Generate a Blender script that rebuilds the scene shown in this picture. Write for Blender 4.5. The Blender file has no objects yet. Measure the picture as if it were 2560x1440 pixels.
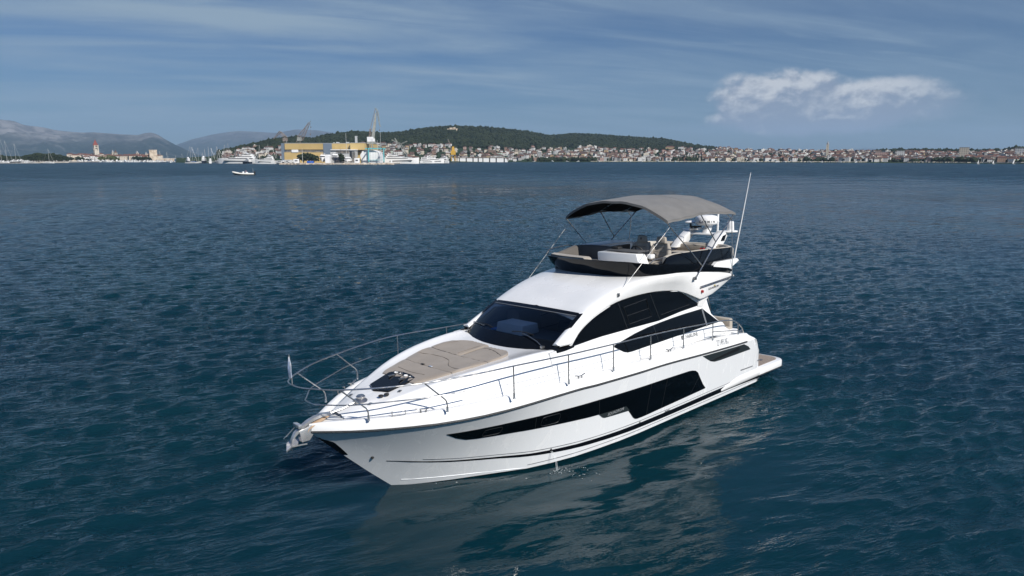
import bpy, bmesh, math, random
import numpy as np
from mathutils import Vector, Matrix, noise as mnoise
SC = bpy.context.scene
COL = SC.collection
R = math.radians
random.seed(7)
# ------------------------------------------------------------------ camera
F_PX, HCAM = 1762.8, 7.2                 # focal length in pixels of the 2560 px wide photograph, camera height
PITCH = math.atan(324 / F_PX)
cam_d = bpy.data.cameras.new('camera')
cam_d.sensor_width = 36.0
cam_d.lens = 36.0 * F_PX / 2560
cam_d.clip_start, cam_d.clip_end = 0.1, 60000
cam = bpy.data.objects.new('camera', cam_d)
cam.location = (0, 0, HCAM)
cam.rotation_euler = (math.pi / 2 - PITCH, 0, 0)
COL.objects.link(cam)
SC.camera = cam
# ------------------------------------------------------------------ sun, sky, exposure
YAW, HEEL = 3.8935, 0.0346
YPOS = (7.0224, 23.8452, 0.0)
SUN = Vector((0.485, -0.60, 0.63)).normalized()      # towards the sun: behind the camera, to its right
sun_el = math.asin(SUN.z)
sun_az = math.atan2(SUN.x, SUN.y)                     # clockwise from +Y
sl = bpy.data.lights.new('sun', 'SUN')
sl.energy = 4.7
sl.angle = R(0.53)
sl.color = (1.0, 0.95, 0.88)
sun = bpy.data.objects.new('sun', sl)
sun.rotation_euler = SUN.to_track_quat('Z', 'Y').to_euler()
COL.objects.link(sun)
SC.view_settings.view_transform = 'Standard'
SC.view_settings.look = 'None'
SC.view_settings.exposure = 0.22
SC.view_settings.gamma = 1.0
SC.view_settings.use_curve_mapping = False
SC.cycles.use_denoising = True
SC.cycles.sample_clamp_indirect = 4.0
SC.cycles.sample_clamp_direct = 6.0
SC.cycles.volume_bounces = 1
SC.cycles.max_bounces = 8
SC.cycles.transparent_max_bounces = 12
SC.cycles.caustics_reflective = False
SC.cycles.caustics_refractive = False


class NG:
    """a tiny helper to write node graphs as expressions"""
    def __init__(self, tree):
        self.t = tree; self.n = tree.nodes; self.l = tree.links

    def node(self, kind, **kw):
        nd = self.n.new(kind)
        for k, v in kw.items(): setattr(nd, k, v)
        return nd

    def put(self, sock, v):
        if isinstance(v, bpy.types.NodeSocket): self.l.new(v, sock)
        elif v is not None: sock.default_value = v

    def math(self, op, a, b=None, c=None, clamp=False):
        nd = self.node('ShaderNodeMath', operation=op, use_clamp=clamp)
        for i, v in enumerate((a, b, c)): self.put(nd.inputs[i], v)
        return nd.outputs[0]

    def vmath(self, op, a, b=None):
        nd = self.node('ShaderNodeVectorMath', operation=op)
        self.put(nd.inputs[0], a)
        if b is not None: self.put(nd.inputs[1], b)
        return nd.outputs['Value'] if op in ('LENGTH', 'DOT_PRODUCT', 'DISTANCE') else nd.outputs[0]

    def noise(self, vec, scale=1.0, detail=3.0, rough=0.5, dist=0.0, dim='3D'):
        nd = self.node('ShaderNodeTexNoise', noise_dimensions=dim)
        self.put(nd.inputs['Vector'], vec)
        nd.inputs['Scale'].default_value = scale; nd.inputs['Detail'].default_value = detail
        nd.inputs['Roughness'].default_value = rough; nd.inputs['Distortion'].default_value = dist
        return nd.outputs[0]

    def ramp(self, v, lo, hi, a=0.0, b=1.0, smooth=True):
        nd = self.node('ShaderNodeMapRange', interpolation_type='SMOOTHSTEP' if smooth else 'LINEAR')
        self.put(nd.inputs[0], v)
        for i, x in enumerate((lo, hi, a, b)): nd.inputs[i + 1].default_value = x
        return nd.outputs[0]

    def mix(self, f, a, b, mode='MIX'):
        nd = self.node('ShaderNodeMix', data_type='RGBA', blend_type=mode)
        self.put(nd.inputs[0], f)
        for i, v in ((6, a), (7, b)):
            self.put(nd.inputs[i], (*v, 1) if isinstance(v, tuple) and len(v) == 3 else v)
        return nd.outputs[2]

    def xyz(self, v):
        nd = self.node('ShaderNodeSeparateXYZ'); self.put(nd.inputs[0], v)
        return nd.outputs

    def comb(self, x, y, z):
        nd = self.node('ShaderNodeCombineXYZ')
        for i, v in enumerate((x, y, z)): self.put(nd.inputs[i], v)
        return nd.outputs[0]


world = bpy.data.worlds.new('World')
SC.world = world
world.use_nodes = True
g = NG(world.node_tree)
bg = g.n['Background']
sky = g.node('ShaderNodeTexSky', sky_type='NISHITA', sun_disc=False, sun_elevation=sun_el, sun_rotation=sun_az)
sky.altitude = 0; sky.air_density = 1.0; sky.dust_density = 0.6; sky.ozone_density = 2.0
d = g.node('ShaderNodeTexCoord').outputs['Generated']
dx, dy, dz = g.xyz(d)
# thin cirrus: a high sheet of streaked ice cloud, read where the view ray meets it
inv = g.math('DIVIDE', 1.0, g.math('ADD', g.math('MAXIMUM', dz, 0.0), 0.12))
px_, py_ = g.math('MULTIPLY', dx, inv), g.math('MULTIPLY', dy, inv)
sx = g.math('ADD', g.math('MULTIPLY', px_, 0.96), g.math('MULTIPLY', py_, 0.28))
sy = g.math('SUBTRACT', g.math('MULTIPLY', py_, 0.96), g.math('MULTIPLY', px_, 0.28))
n1 = g.noise(g.comb(g.math('MULTIPLY', sx, 0.55), g.math('MULTIPLY', sy, 1.9), 3.1), 1.0, 7, 0.58, 0.5)
n2 = g.noise(g.comb(g.math('MULTIPLY', sx, 0.35), g.math('MULTIPLY', sy, 0.6), 9.7), 1.0, 3, 0.5)
n3 = g.noise(g.comb(g.math('MULTIPLY', sx, 1.3), g.math('MULTIPLY', sy, 7.0), 5.5), 1.0, 5, 0.6, 0.8)
ci = g.math('MULTIPLY', g.ramp(n1, 0.30, 0.74), g.ramp(n2, 0.28, 0.60, 0.4, 1.0))
ci = g.math('MULTIPLY', ci, g.ramp(dx, -0.6, 0.5, 1.45, 0.55))
ci = g.math('ADD', ci, g.math('MULTIPLY', g.ramp(n3, 0.50, 0.85), g.math('MULTIPLY', g.ramp(n2, 0.4, 0.65), 0.5)))
ci = g.math('MULTIPLY', ci, g.ramp(dz, -0.02, 0.10, 0.12, 1.0))
ci = g.math('MULTIPLY', ci, g.ramp(dz, 0.24, 0.60, 1.0, 0.18))
ci = g.math('MULTIPLY', ci, 0.80, clamp=True)
CIRRUS = (3.3, 4.5, 5.8)
clear = g.mix(1.0, sky.outputs[0], g.mix(g.ramp(dz, 0.22, 0.62), (0.285, 0.44, 0.66), (0.36, 0.62, 0.98)), 'MULTIPLY')      # the deep polarised blue of the photograph
col = g.mix(ci, clear, CIRRUS)
# the bank of cumulus low on the right
az = g.math('ARCTAN2', dx, dy)
def cumulus(az_, el_):
    v = g.comb(g.math('MULTIPLY', az_, 1.0), g.math('MULTIPLY', el_, 1.35), 0.37)
    nb = g.noise(v, 17.0, 8, 0.58, 0.2)
    nl = g.noise(v, 6.0, 2, 0.5)
    def blob(a0, e0, ra, re):
        q = g.math('ADD', g.math('POWER', g.math('ABSOLUTE', g.math('DIVIDE', g.math('SUBTRACT', az_, a0), ra)), 2.0),
                   g.math('POWER', g.math('ABSOLUTE', g.math('DIVIDE', g.math('SUBTRACT', el_, e0), re)), 2.0))
        return g.math('SUBTRACT', 1.0, q)
    m = blob(0.350, 0.076, 0.085, 0.038)
    for b in ((0.44, 0.064, 0.13, 0.032), (0.40, 0.052, 0.135, 0.026), (0.51, 0.068, 0.055, 0.018)):
        m = g.math('MAXIMUM', m, blob(*b))
    m = g.math('MAXIMUM', m, -1.5)
    return g.math('ADD', g.math('MULTIPLY', m, 0.85), g.math('ADD', g.math('MULTIPLY', g.math('SUBTRACT', nb, 0.5), 1.7),
                                                           g.math('MULTIPLY', g.math('SUBTRACT', nl, 0.5), 0.7)))
d0 = cumulus(az, dz)
d1 = cumulus(g.math('ADD', az, -0.004), g.math('ADD', dz, 0.0075))
alpha = g.math('MULTIPLY', g.ramp(d0, -0.20, 0.42), g.ramp(az, 0.46, 0.60, 1.0, 0.3))
lit = g.ramp(g.math('SUBTRACT', d0, d1), -0.02, 0.42)
lit = g.math('MULTIPLY', lit, g.ramp(dz, 0.03, 0.08, 0.7, 1.0))
tex = g.noise(g.comb(az, g.math('MULTIPLY', dz, 1.5), 2.0), 26.0, 6, 0.6)
lit = g.math('ADD', lit, g.math('MULTIPLY', g.ramp(tex, 0.48, 0.70), 0.5), clamp=True)
ccol = g.mix(lit, (3.15, 3.75, 4.95), (8.0, 8.2, 8.5))
lim = g.ramp(az, 0.16, 0.21); lim2 = g.ramp(az, 0.62, 0.68, 1.0, 0.0)
front = g.math('MULTIPLY', g.math('MULTIPLY', lim, lim2), g.math('MULTIPLY', alpha, 0.92))
col = g.mix(front, col, ccol)
g.l.new(col, bg.inputs[0])
bg.inputs[1].default_value = 0.071

# ------------------------------------------------------------------ materials
MATS = {}
def mat(name, base=(0.8, 0.8, 0.8), rough=0.5, metal=0.0, spec=0.5, coat=0.0, ior=None, build=None):
    m = bpy.data.materials.new(name); m.use_nodes = True
    gg = NG(m.node_tree); b = gg.n['Principled BSDF']
    b.inputs['Base Color'].default_value = (*base, 1)
    b.inputs['Roughness'].default_value = rough
    b.inputs['Metallic'].default_value = metal
    b.inputs['Specular IOR Level'].default_value = spec
    b.inputs['Coat Weight'].default_value = coat
    b.inputs['Coat Roughness'].default_value = 0.05
    if ior: b.inputs['IOR'].default_value = ior
    if build: build(gg, b)
    MATS[name] = m
    return m


def mottled(c0, c1, scale, detail=4, lo=0.35, hi=0.65, bump=0.0, coords='Object', rough_var=None):
    def f(gg, b):
        co = gg.node('ShaderNodeTexCoord').outputs[coords]
        n = gg.noise(co, scale, detail, 0.55)
        gg.l.new(gg.mix(gg.ramp(n, lo, hi), c0, c1), b.inputs['Base Color'])
        if bump:
            bp = gg.node('ShaderNodeBump'); bp.inputs['Strength'].default_value = bump; bp.inputs['Distance'].default_value = 0.02
            gg.l.new(n, bp.inputs['Height']); gg.l.new(bp.outputs[0], b.inputs['Normal'])
        if rough_var:
            gg.l.new(gg.ramp(n, lo, hi, *rough_var), b.inputs['Roughness'])
    return f


mat('gelcoat', (0.80, 0.80, 0.79), 0.22, coat=0.35, build=mottled((0.78, 0.785, 0.78), (0.83, 0.83, 0.82), 0.9, rough_var=(0.16, 0.3)))
def hullbuild(gg, b):
    co = gg.node('ShaderNodeTexCoord').outputs['Object']
    x, y, z = gg.xyz(co)
    n = gg.noise(gg.comb(gg.math('MULTIPLY', x, 1.1), y, gg.math('MULTIPLY', z, 0.45)), 2.2, 6, 0.6, 0.6)
    n3 = gg.noise(gg.comb(gg.math('MULTIPLY', x, 9.0), y, gg.math('MULTIPLY', z, 0.35)), 1.3, 5, 0.6)
    caustic_salt = gg.math('ADD', gg.math('MULTIPLY', gg.ramp(n, 0.5, 0.76), 0.55), gg.math('MULTIPLY', gg.ramp(n3, 0.55, 0.8), 0.45), clamp=True)  # cloudy part paints in light thrown up by the water; streaks are salt
    gg.l.new(gg.mix(caustic_salt, (0.77, 0.785, 0.795), (0.88, 0.88, 0.87)), b.inputs['Base Color'])
    gg.l.new(gg.ramp(n, 0.4, 0.75, 0.12, 0.4), b.inputs['Roughness'])
mat('hull_gelcoat', (0.76, 0.77, 0.77), 0.2, coat=0.4, build=hullbuild)
mat('antifouling', (0.012, 0.012, 0.013), 0.55, build=mottled((0.008, 0.008, 0.009), (0.03, 0.026, 0.022), 1.6))
mat('black_gloss', (0.004, 0.005, 0.007), 0.07, spec=0.26)
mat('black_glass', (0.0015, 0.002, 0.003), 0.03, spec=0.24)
mat('charcoal', (0.022, 0.028, 0.030), 0.3)
mat('charcoal_gap', (0.006, 0.006, 0.007), 0.5)
mat('steel', (0.56, 0.55, 0.53), 0.25, metal=0.92, build=mottled((0.60, 0.59, 0.57), (0.42, 0.41, 0.395), 6, rough_var=(0.16, 0.34)))
mat('frame_dark', (0.012, 0.013, 0.014), 0.4)
mat('canopy_seam', (0.09, 0.088, 0.085), 0.9, spec=0.1)
mat('polished_steel', (0.75, 0.74, 0.72), 0.3, metal=0.75, build=mottled((0.78, 0.77, 0.75), (0.6, 0.59, 0.58), 8, rough_var=(0.15, 0.4)))
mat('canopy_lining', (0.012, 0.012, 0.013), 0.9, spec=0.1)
mat('dull_steel', (0.30, 0.30, 0.30), 0.35, metal=0.9)
mat('rubber', (0.02, 0.02, 0.02), 0.6)
mat('grey_line', (0.22, 0.23, 0.24), 0.35, metal=0.3)
def cloth(c0, c1, sc=60):
    def f(gg, b):
        co = gg.node('ShaderNodeTexCoord').outputs['Object']
        n = gg.noise(co, sc, 2, 0.5); n2 = gg.noise(co, 2.2, 4, 0.55)
        gg.l.new(gg.mix(gg.ramp(n2, 0.3, 0.7), c0, c1), b.inputs['Base Color'])
        bp = gg.node('ShaderNodeBump'); bp.inputs['Strength'].default_value = 0.35; bp.inputs['Distance'].default_value = 0.01
        gg.l.new(gg.math('ADD', n, gg.math('MULTIPLY', n2, 3.0)), bp.inputs['Height']); gg.l.new(bp.outputs[0], b.inputs['Normal'])
        b.inputs['Sheen Weight'].default_value = 0.2
    return f
mat('sunpad_cloth', (0.33, 0.26, 0.2), 0.85, spec=0.2, build=cloth((0.255, 0.22, 0.185), (0.295, 0.255, 0.215)))
mat('seam', (0.2, 0.172, 0.145), 0.9)
mat('upholstery', (0.36, 0.325, 0.28), 0.6, build=cloth((0.335, 0.30, 0.255), (0.40, 0.36, 0.305), 30))
mat('dark_upholstery', (0.16, 0.14, 0.12), 0.7, build=cloth((0.085, 0.077, 0.07), (0.11, 0.10, 0.09), 30))
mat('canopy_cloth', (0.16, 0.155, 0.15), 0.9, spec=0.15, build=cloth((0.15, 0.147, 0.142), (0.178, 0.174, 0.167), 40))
def teakb(gg, b):
    co = gg.node('ShaderNodeTexCoord').outputs['Object']
    x, y, z = gg.xyz(co)
    n = gg.noise(gg.comb(gg.math('MULTIPLY', x, 1.5), gg.math('MULTIPLY', y, 14), z), 2, 4)
    plank = gg.math('LESS_THAN', gg.math('FRACT', gg.math('MULTIPLY', y, 12.0)), 0.09)
    gg.l.new(gg.mix(plank, gg.mix(n, (0.24, 0.19, 0.15), (0.36, 0.3, 0.25)), (0.02, 0.02, 0.02)), b.inputs['Base Color'])
mat('teak', (0.3, 0.25, 0.2), 0.7, build=teakb)
mat('cream_liner', (0.5, 0.465, 0.41), 0.5)
mat('bow_roller_tan', (0.46, 0.33, 0.22), 0.3)
mat('lettering_dark', (0.035, 0.04, 0.045), 0.4)
mat('lettering_light', (0.62, 0.63, 0.64), 0.3, metal=0.6)
mat('lettering_grey', (0.2, 0.21, 0.22), 0.35, metal=0.4)
mat('gold', (0.42, 0.34, 0.1), 0.4)
mat('red_plastic', (0.3, 0.012, 0.012), 0.4)
mat('blue_cloth', (0.03, 0.2, 0.6), 0.6)
mat('white_plastic', (0.8, 0.8, 0.79), 0.3)
mat('flag_cloth', (0.62, 0.64, 0.68), 0.8, build=mottled((0.5, 0.52, 0.55), (0.2, 0.27, 0.4), 9))
mat('dash_grey', (0.085, 0.087, 0.092), 0.6)
mat('interior_white', (0.85, 0.85, 0.84), 0.5)
mat('interior_beige', (0.42, 0.37, 0.3), 0.6)
mat('interior_dark', (0.02, 0.018, 0.016), 0.6)
def glassb(gg, b):
    tr = gg.node('ShaderNodeBsdfTransparent'); tr.inputs[0].default_value = (0.88, 0.9, 0.92, 1)
    gl = gg.node('ShaderNodeBsdfGlossy'); gl.inputs['Roughness'].default_value = 0.02
    gl.inputs[0].default_value = (0.9, 0.95, 1, 1)
    fr = gg.node('ShaderNodeFresnel'); fr.inputs[0].default_value = 1.42
    mx = gg.node('ShaderNodeMixShader')
    gg.l.new(fr.outputs[0], mx.inputs[0]); gg.l.new(tr.outputs[0], mx.inputs[1]); gg.l.new(gl.outputs[0], mx.inputs[2])
    gg.l.new(mx.outputs[0], gg.n['Material Output'].inputs[0])
mat('tinted_glass', build=glassb)
def bagb(gg, b):
    tr = gg.node('ShaderNodeBsdfTransparent'); mx = gg.node('ShaderNodeMixShader'); mx.inputs[0].default_value = 0.55
    gg.l.new(tr.outputs[0], mx.inputs[1]); gg.l.new(b.outputs[0], mx.inputs[2])
    gg.l.new(mx.outputs[0], gg.n['Material Output'].inputs[0])
mat('clear_bag', (0.6, 0.6, 0.62), 0.15, build=bagb)


def tag(o, label=None, cat=None, group=None, kind=None):
    if label: o['label'] = label
    if cat: o['category'] = cat
    if group: o['group'] = group
    if kind: o['kind'] = kind
    return o


def empty(name, loc=(0, 0, 0), rot=(0, 0, 0), label=None, cat=None, group=None):
    o = bpy.data.objects.new(name, None)
    o.empty_display_size = 0.5
    COL.objects.link(o)
    o.location = loc; o.rotation_euler = rot
    return tag(o, label, cat, group)


class MB:
    """collects vertices and faces; build() links them as one mesh object"""
    def __init__(self): self.v = []; self.f = []; self.mi = []; self.cur = 0

    def add(self, vs, fs):
        b = len(self.v)
        self.v += [tuple(float(c) for c in v) for v in vs]
        self.f += [tuple(b + i for i in f) for f in fs]
        self.mi += [self.cur] * len(fs)
        return self

    def loft(self, rings, closed=False, cap=False):
        n = len(rings[0]); vs = [p for r in rings for p in r]; fs = []
        for i in range(len(rings) - 1):
            for j in range(n if closed else n - 1):
                k = (j + 1) % n
                fs.append((i * n + j, i * n + k, (i + 1) * n + k, (i + 1) * n + j))
        if cap:
            fs.append(tuple(reversed(range(n)))); b = (len(rings) - 1) * n; fs.append(tuple(b + j for j in range(n)))
        return self.add(vs, fs)

    def box(self, c, s, rz=0.0, top=None, m=None):
        """box centred at c with full sizes s; top=(fx,fy) scales its upper face"""
        fx, fy = top or (1, 1); vs = []
        for z, ax, ay in ((-.5, 1, 1), (.5, fx, fy)):
            for x, y in ((-.5, -.5), (.5, -.5), (.5, .5), (-.5, .5)):
                X, Y = x * s[0] * ax, y * s[1] * ay
                vs.append((c[0] + X * math.cos(rz) - Y * math.sin(rz), c[1] + X * math.sin(rz) + Y * math.cos(rz), c[2] + z * s[2]))
        return self.add(vs, [(3, 2, 1, 0), (4, 5, 6, 7), (0, 1, 5, 4), (1, 2, 6, 5), (2, 3, 7, 6), (3, 0, 4, 7)])

    def tube(self, pts, r, n=8, closed=False, cap=True):
        pts = [Vector(p) for p in pts]; rings = []; N = len(pts)
        rr = r if isinstance(r, (list, tuple)) else [r] * N
        up = Vector((0, 0, 1)); prev = None
        for i, p in enumerate(pts):
            a = pts[(i - 1) % N] if (i > 0 or closed) else p
            b = pts[(i + 1) % N] if (i < N - 1 or closed) else p
            t = (b - a).normalized()
            if prev is None:
                u = t.cross(up if abs(t.z) < 0.95 else Vector((1, 0, 0))).normalized()
            else:
                u = (prev - t * prev.dot(t)).normalized()
            prev = u; w = t.cross(u)
            rings.append([p + (u * math.cos(2 * math.pi * k / n) + w * math.sin(2 * math.pi * k / n)) * rr[i] for k in range(n)])
        if closed: rings.append(rings[0])
        return self.loft(rings, closed=True, cap=cap and not closed)

    def lathe(self, prof, c=(0, 0, 0), n=20):
        rings = [[(c[0] + r * math.cos(2 * math.pi * k / n), c[1] + r * math.sin(2 * math.pi * k / n), c[2] + z) for k in range(n)] for r, z in prof]
        return self.loft(rings, closed=True, cap=True)

    def prism(self, poly, h0, h1, axis='z'):
        """polygon (2-D) extruded between h0 and h1 along axis; x: poly=(y,z), y: poly=(x,z), z: poly=(x,y)"""
        def P(p, h):
            return {'z': (p[0], p[1], h), 'y': (p[0], h, p[1]), 'x': (h, p[0], p[1])}[axis]
        n = len(poly)
        vs = [P(p, h0) for p in poly] + [P(p, h1) for p in poly]
        fs = [tuple(range(n))[::-1], tuple(range(n, 2 * n))] + [(i, (i + 1) % n, n + (i + 1) % n, n + i) for i in range(n)]
        return self.add(vs, fs)

    def build(self, name, material, parent=None, smooth=35, loc=None, bevel=0.0, mirror=False, solid=0.0):
        me = bpy.data.meshes.new(name)
        me.from_pydata(self.v, [], self.f)
        bm = bmesh.new(); bm.from_mesh(me)
        bmesh.ops.remove_doubles(bm, verts=bm.verts, dist=1e-5)
        if mirror:
            geo = bmesh.ops.duplicate(bm, geom=bm.verts[:] + bm.edges[:] + bm.faces[:])['geom']
            for e in geo:
                if isinstance(e, bmesh.types.BMVert): e.co.y = -e.co.y
        if solid:
            bmesh.ops.solidify(bm, geom=bm.faces[:], thickness=solid)
        bmesh.ops.recalc_face_normals(bm, faces=bm.faces)
        if bevel:
            es = [e for e in bm.edges if len(e.link_faces) == 2 and e.calc_face_angle(0) > 0.6]
            bmesh.ops.bevel(bm, geom=es, offset=bevel, segments=2, affect='EDGES', profile=0.5, clamp_overlap=True)
        bm.to_mesh(me); bm.free()
        if smooth:
            me.polygons.foreach_set('use_smooth', [True] * len(me.polygons))
            me.set_sharp_from_angle(angle=R(smooth))
        ms = material if isinstance(material, (list, tuple)) else [material]
        for m in ms: me.materials.append(MATS[m] if isinstance(m, str) else m)
        if len(ms) > 1 and len(self.mi) == len(me.polygons):
            me.polygons.foreach_set('material_index', self.mi)
        o = bpy.data.objects.new(name, me)
        COL.objects.link(o)
        if parent: o.parent = parent
        if loc: o.location = loc
        return o


def fillet(pts, r=0.12, n=5):
    """round the inner corners of a polyline"""
    P = [Vector(p) for p in pts]; out = [P[0]]
    for i in range(1, len(P) - 1):
        a = (P[i - 1] - P[i]); b = (P[i + 1] - P[i])
        q = min(r, a.length * .45, b.length * .45)
        A = P[i] + a.normalized() * q; B = P[i] + b.normalized() * q
        for k in range(n + 1):
            t = k / n
            out.append(A * (1 - t) ** 2 + P[i] * 2 * t * (1 - t) + B * t * t)
    out.append(P[-1])
    return out


def spline(pts, n=8):
    """Catmull-Rom through the points"""
    P = [Vector(p) for p in pts]; out = []
    for i in range(len(P) - 1):
        p0 = P[max(i - 1, 0)]; p1 = P[i]; p2 = P[i + 1]; p3 = P[min(i + 2, len(P) - 1)]
        for k in range(n):
            t = k / n
            out.append(0.5 * ((2 * p1) + (p2 - p0) * t + (2 * p0 - 5 * p1 + 4 * p2 - p3) * t * t + (3 * p1 - p0 - 3 * p2 + p3) * t ** 3))
    out.append(P[-1])
    return out


def smooth_table(xs, ys):
    """smooth interpolation through a table (monotone cubic)"""
    o_ = np.argsort(xs); xs = np.array(xs, float)[o_]; ys = np.array(ys, float)[o_]
    h = np.diff(xs); dl = np.diff(ys) / h
    m = np.zeros_like(ys); m[0] = dl[0]; m[-1] = dl[-1]
    for i in range(1, len(xs) - 1):
        m[i] = 0 if dl[i - 1] * dl[i] <= 0 else 2 * dl[i - 1] * dl[i] / (dl[i - 1] + dl[i])
    def f(x):
        x = min(max(x, xs[0]), xs[-1]); i = min(int(np.searchsorted(xs, x, 'right')) - 1, len(xs) - 2)
        t = (x - xs[i]) / h[i]
        return float((2 * t ** 3 - 3 * t * t + 1) * ys[i] + (t ** 3 - 2 * t * t + t) * h[i] * m[i] + (-2 * t ** 3 + 3 * t * t) * ys[i + 1] + (t ** 3 - t * t) * h[i] * m[i + 1])
    return f


def text(body, size, material, parent, origin, xdir, ydir, name='lettering', extrude=0.002, align='LEFT', stretch=1.0, shear=0.0, bold=0.0, conform=None):
    cu = bpy.data.curves.new('lettering_curve', 'FONT')
    cu.body = body; cu.size = size; cu.extrude = extrude; cu.align_x = align; cu.align_y = 'CENTER'; cu.shear = shear; cu.offset = bold
    tmp = bpy.data.objects.new('tmp', cu); COL.objects.link(tmp)
    me = bpy.data.meshes.new_from_object(tmp.evaluated_get(bpy.context.evaluated_depsgraph_get()))
    bpy.data.objects.remove(tmp); bpy.data.curves.remove(cu)
    me.materials.clear(); me.materials.append(MATS[material])
    o = bpy.data.objects.new(name, me); COL.objects.link(o)
    x = Vector(xdir).normalized(); y = Vector(ydir); y = (y - x * y.dot(x)).normalized(); z = x.cross(y)
    M = Matrix((x * stretch, y, z)).transposed().to_4x4(); M.translation = Vector(origin)
    o.parent = parent
    if conform:                      # lay the letters on a curved side: conform(x, z) gives its Y
        for v in me.vertices:
            p = M @ v.co; s_ = 1 if origin[1] > 0 else -1
            v.co = (p.x, s_ * (conform(p.x, p.z) + .003 + (.003 if v.co.z > 0 else -.003)), p.z)
        if not origin[1] > 0: pass
    else: o.matrix_local = M
    return o


def copy_tree(o, parent=None):
    c = o.copy(); COL.objects.link(c)
    if parent: c.parent = parent
    for ch in list(o.children): copy_tree(ch, c)
    return c


CP, SP = math.cos(PITCH), math.sin(PITCH)
def at(px, py, D):
    """the point at forward distance D seen in direction (px,py) of the photograph"""
    t = (720 - py) / F_PX
    z = HCAM + D * (t * CP - SP) / (CP + t * SP)
    return Vector(((px - 1280) / F_PX * (D * CP - (z - HCAM) * SP), D, z))
def xat(px, D, z=2.0):
    return (px - 1280) / F_PX * (D * CP - (z - HCAM) * SP)
def pxs(n, D):
    """metres covered by n photograph pixels at distance D"""
    return n * D / F_PX
# ------------------------------------------------------------------ water
def waterb(gg, b):
    b.inputs['IOR'].default_value = 1.333
    b.subsurface_method = 'BURLEY'
    b.inputs['Subsurface Weight'].default_value = 1.0
    b.inputs['Subsurface Radius'].default_value = (0.5, 1.4, 1.8)
    b.inputs['Subsurface Scale'].default_value = 2.4
    co = gg.node('ShaderNodeNewGeometry').outputs['Position']
    x, y, z = gg.xyz(co)
    u = gg.math('ADD', gg.math('MULTIPLY', x, 0.37), gg.math('MULTIPLY', y, -0.93))
    v = gg.math('ADD', gg.math('MULTIPLY', x, 0.93), gg.math('MULTIPLY', y, 0.37))
    at_ = gg.node('ShaderNodeAttribute', attribute_name='calm').outputs['Fac']
    rough = gg.math('SUBTRACT', 1.0, gg.math('MULTIPLY', at_, 0.95))
    na = gg.noise(gg.comb(gg.math('MULTIPLY', u, 1.0), gg.math('MULTIPLY', v, 0.24), 0.0), 3.2, 4, 0.58, 0.5)
    nb = gg.noise(gg.comb(gg.math('MULTIPLY', u, 1.0), gg.math('MULTIPLY', v, 0.3), 4.0), 8.0, 3, 0.55, 0.2)
    nc = gg.noise(gg.comb(gg.math('MULTIPLY', u, 1.0), gg.math('MULTIPLY', v, 0.5), 8.0), 0.45, 3, 0.5, 0.2)
    gust = gg.ramp(gg.noise(co, 0.035, 3, 0.5), 0.3, 0.7, 0.6, 1.25)
    h = gg.math('ADD', gg.math('MULTIPLY', na, 0.23), gg.math('MULTIPLY', nb, 0.075))
    h = gg.math('MULTIPLY', gg.math('MULTIPLY', h, gust), rough)
    dist = gg.vmath('LENGTH', co)
    patch = gg.noise(gg.comb(gg.math('MULTIPLY', u, 1.0), gg.math('MULTIPLY', v, 0.45), 2.0), 0.11, 5, 0.62, 0.3)
    ro = gg.ramp(dist, 40, 420, 0.012, 0.34)
    ro = gg.math('ADD', ro, gg.math('MULTIPLY', gg.math('SUBTRACT', patch, 0.5), gg.ramp(dist, 60, 260, 0.0, 0.5)))
    gg.l.new(gg.math('MAXIMUM', ro, 0.012), b.inputs['Roughness'])      # unresolved ripples far out
    h = gg.math('ADD', h, gg.math('MULTIPLY', nc, gg.ramp(dist, 50, 240, 0.0, 0.9)))
    h = gg.math('ADD', h, gg.math('MULTIPLY', patch, gg.ramp(dist, 90, 300, 0.0, 2.4)))
    bp = gg.node('ShaderNodeBump'); bp.inputs['Strength'].default_value = 1.0; bp.inputs['Distance'].default_value = 1.0
    gg.l.new(h, bp.inputs['Height']); gg.l.new(bp.outputs[0], b.inputs['Normal'])
    tint = gg.noise(co, 0.06, 3, 0.5)
    gg.l.new(gg.mix(gg.ramp(tint, 0.3, 0.7), (0.0020, 0.0205, 0.0330), (0.0026, 0.0275, 0.0385)), b.inputs['Base Color'])
mat('sea_water', (0.004, 0.02, 0.03), 0.04, build=waterb)


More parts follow.
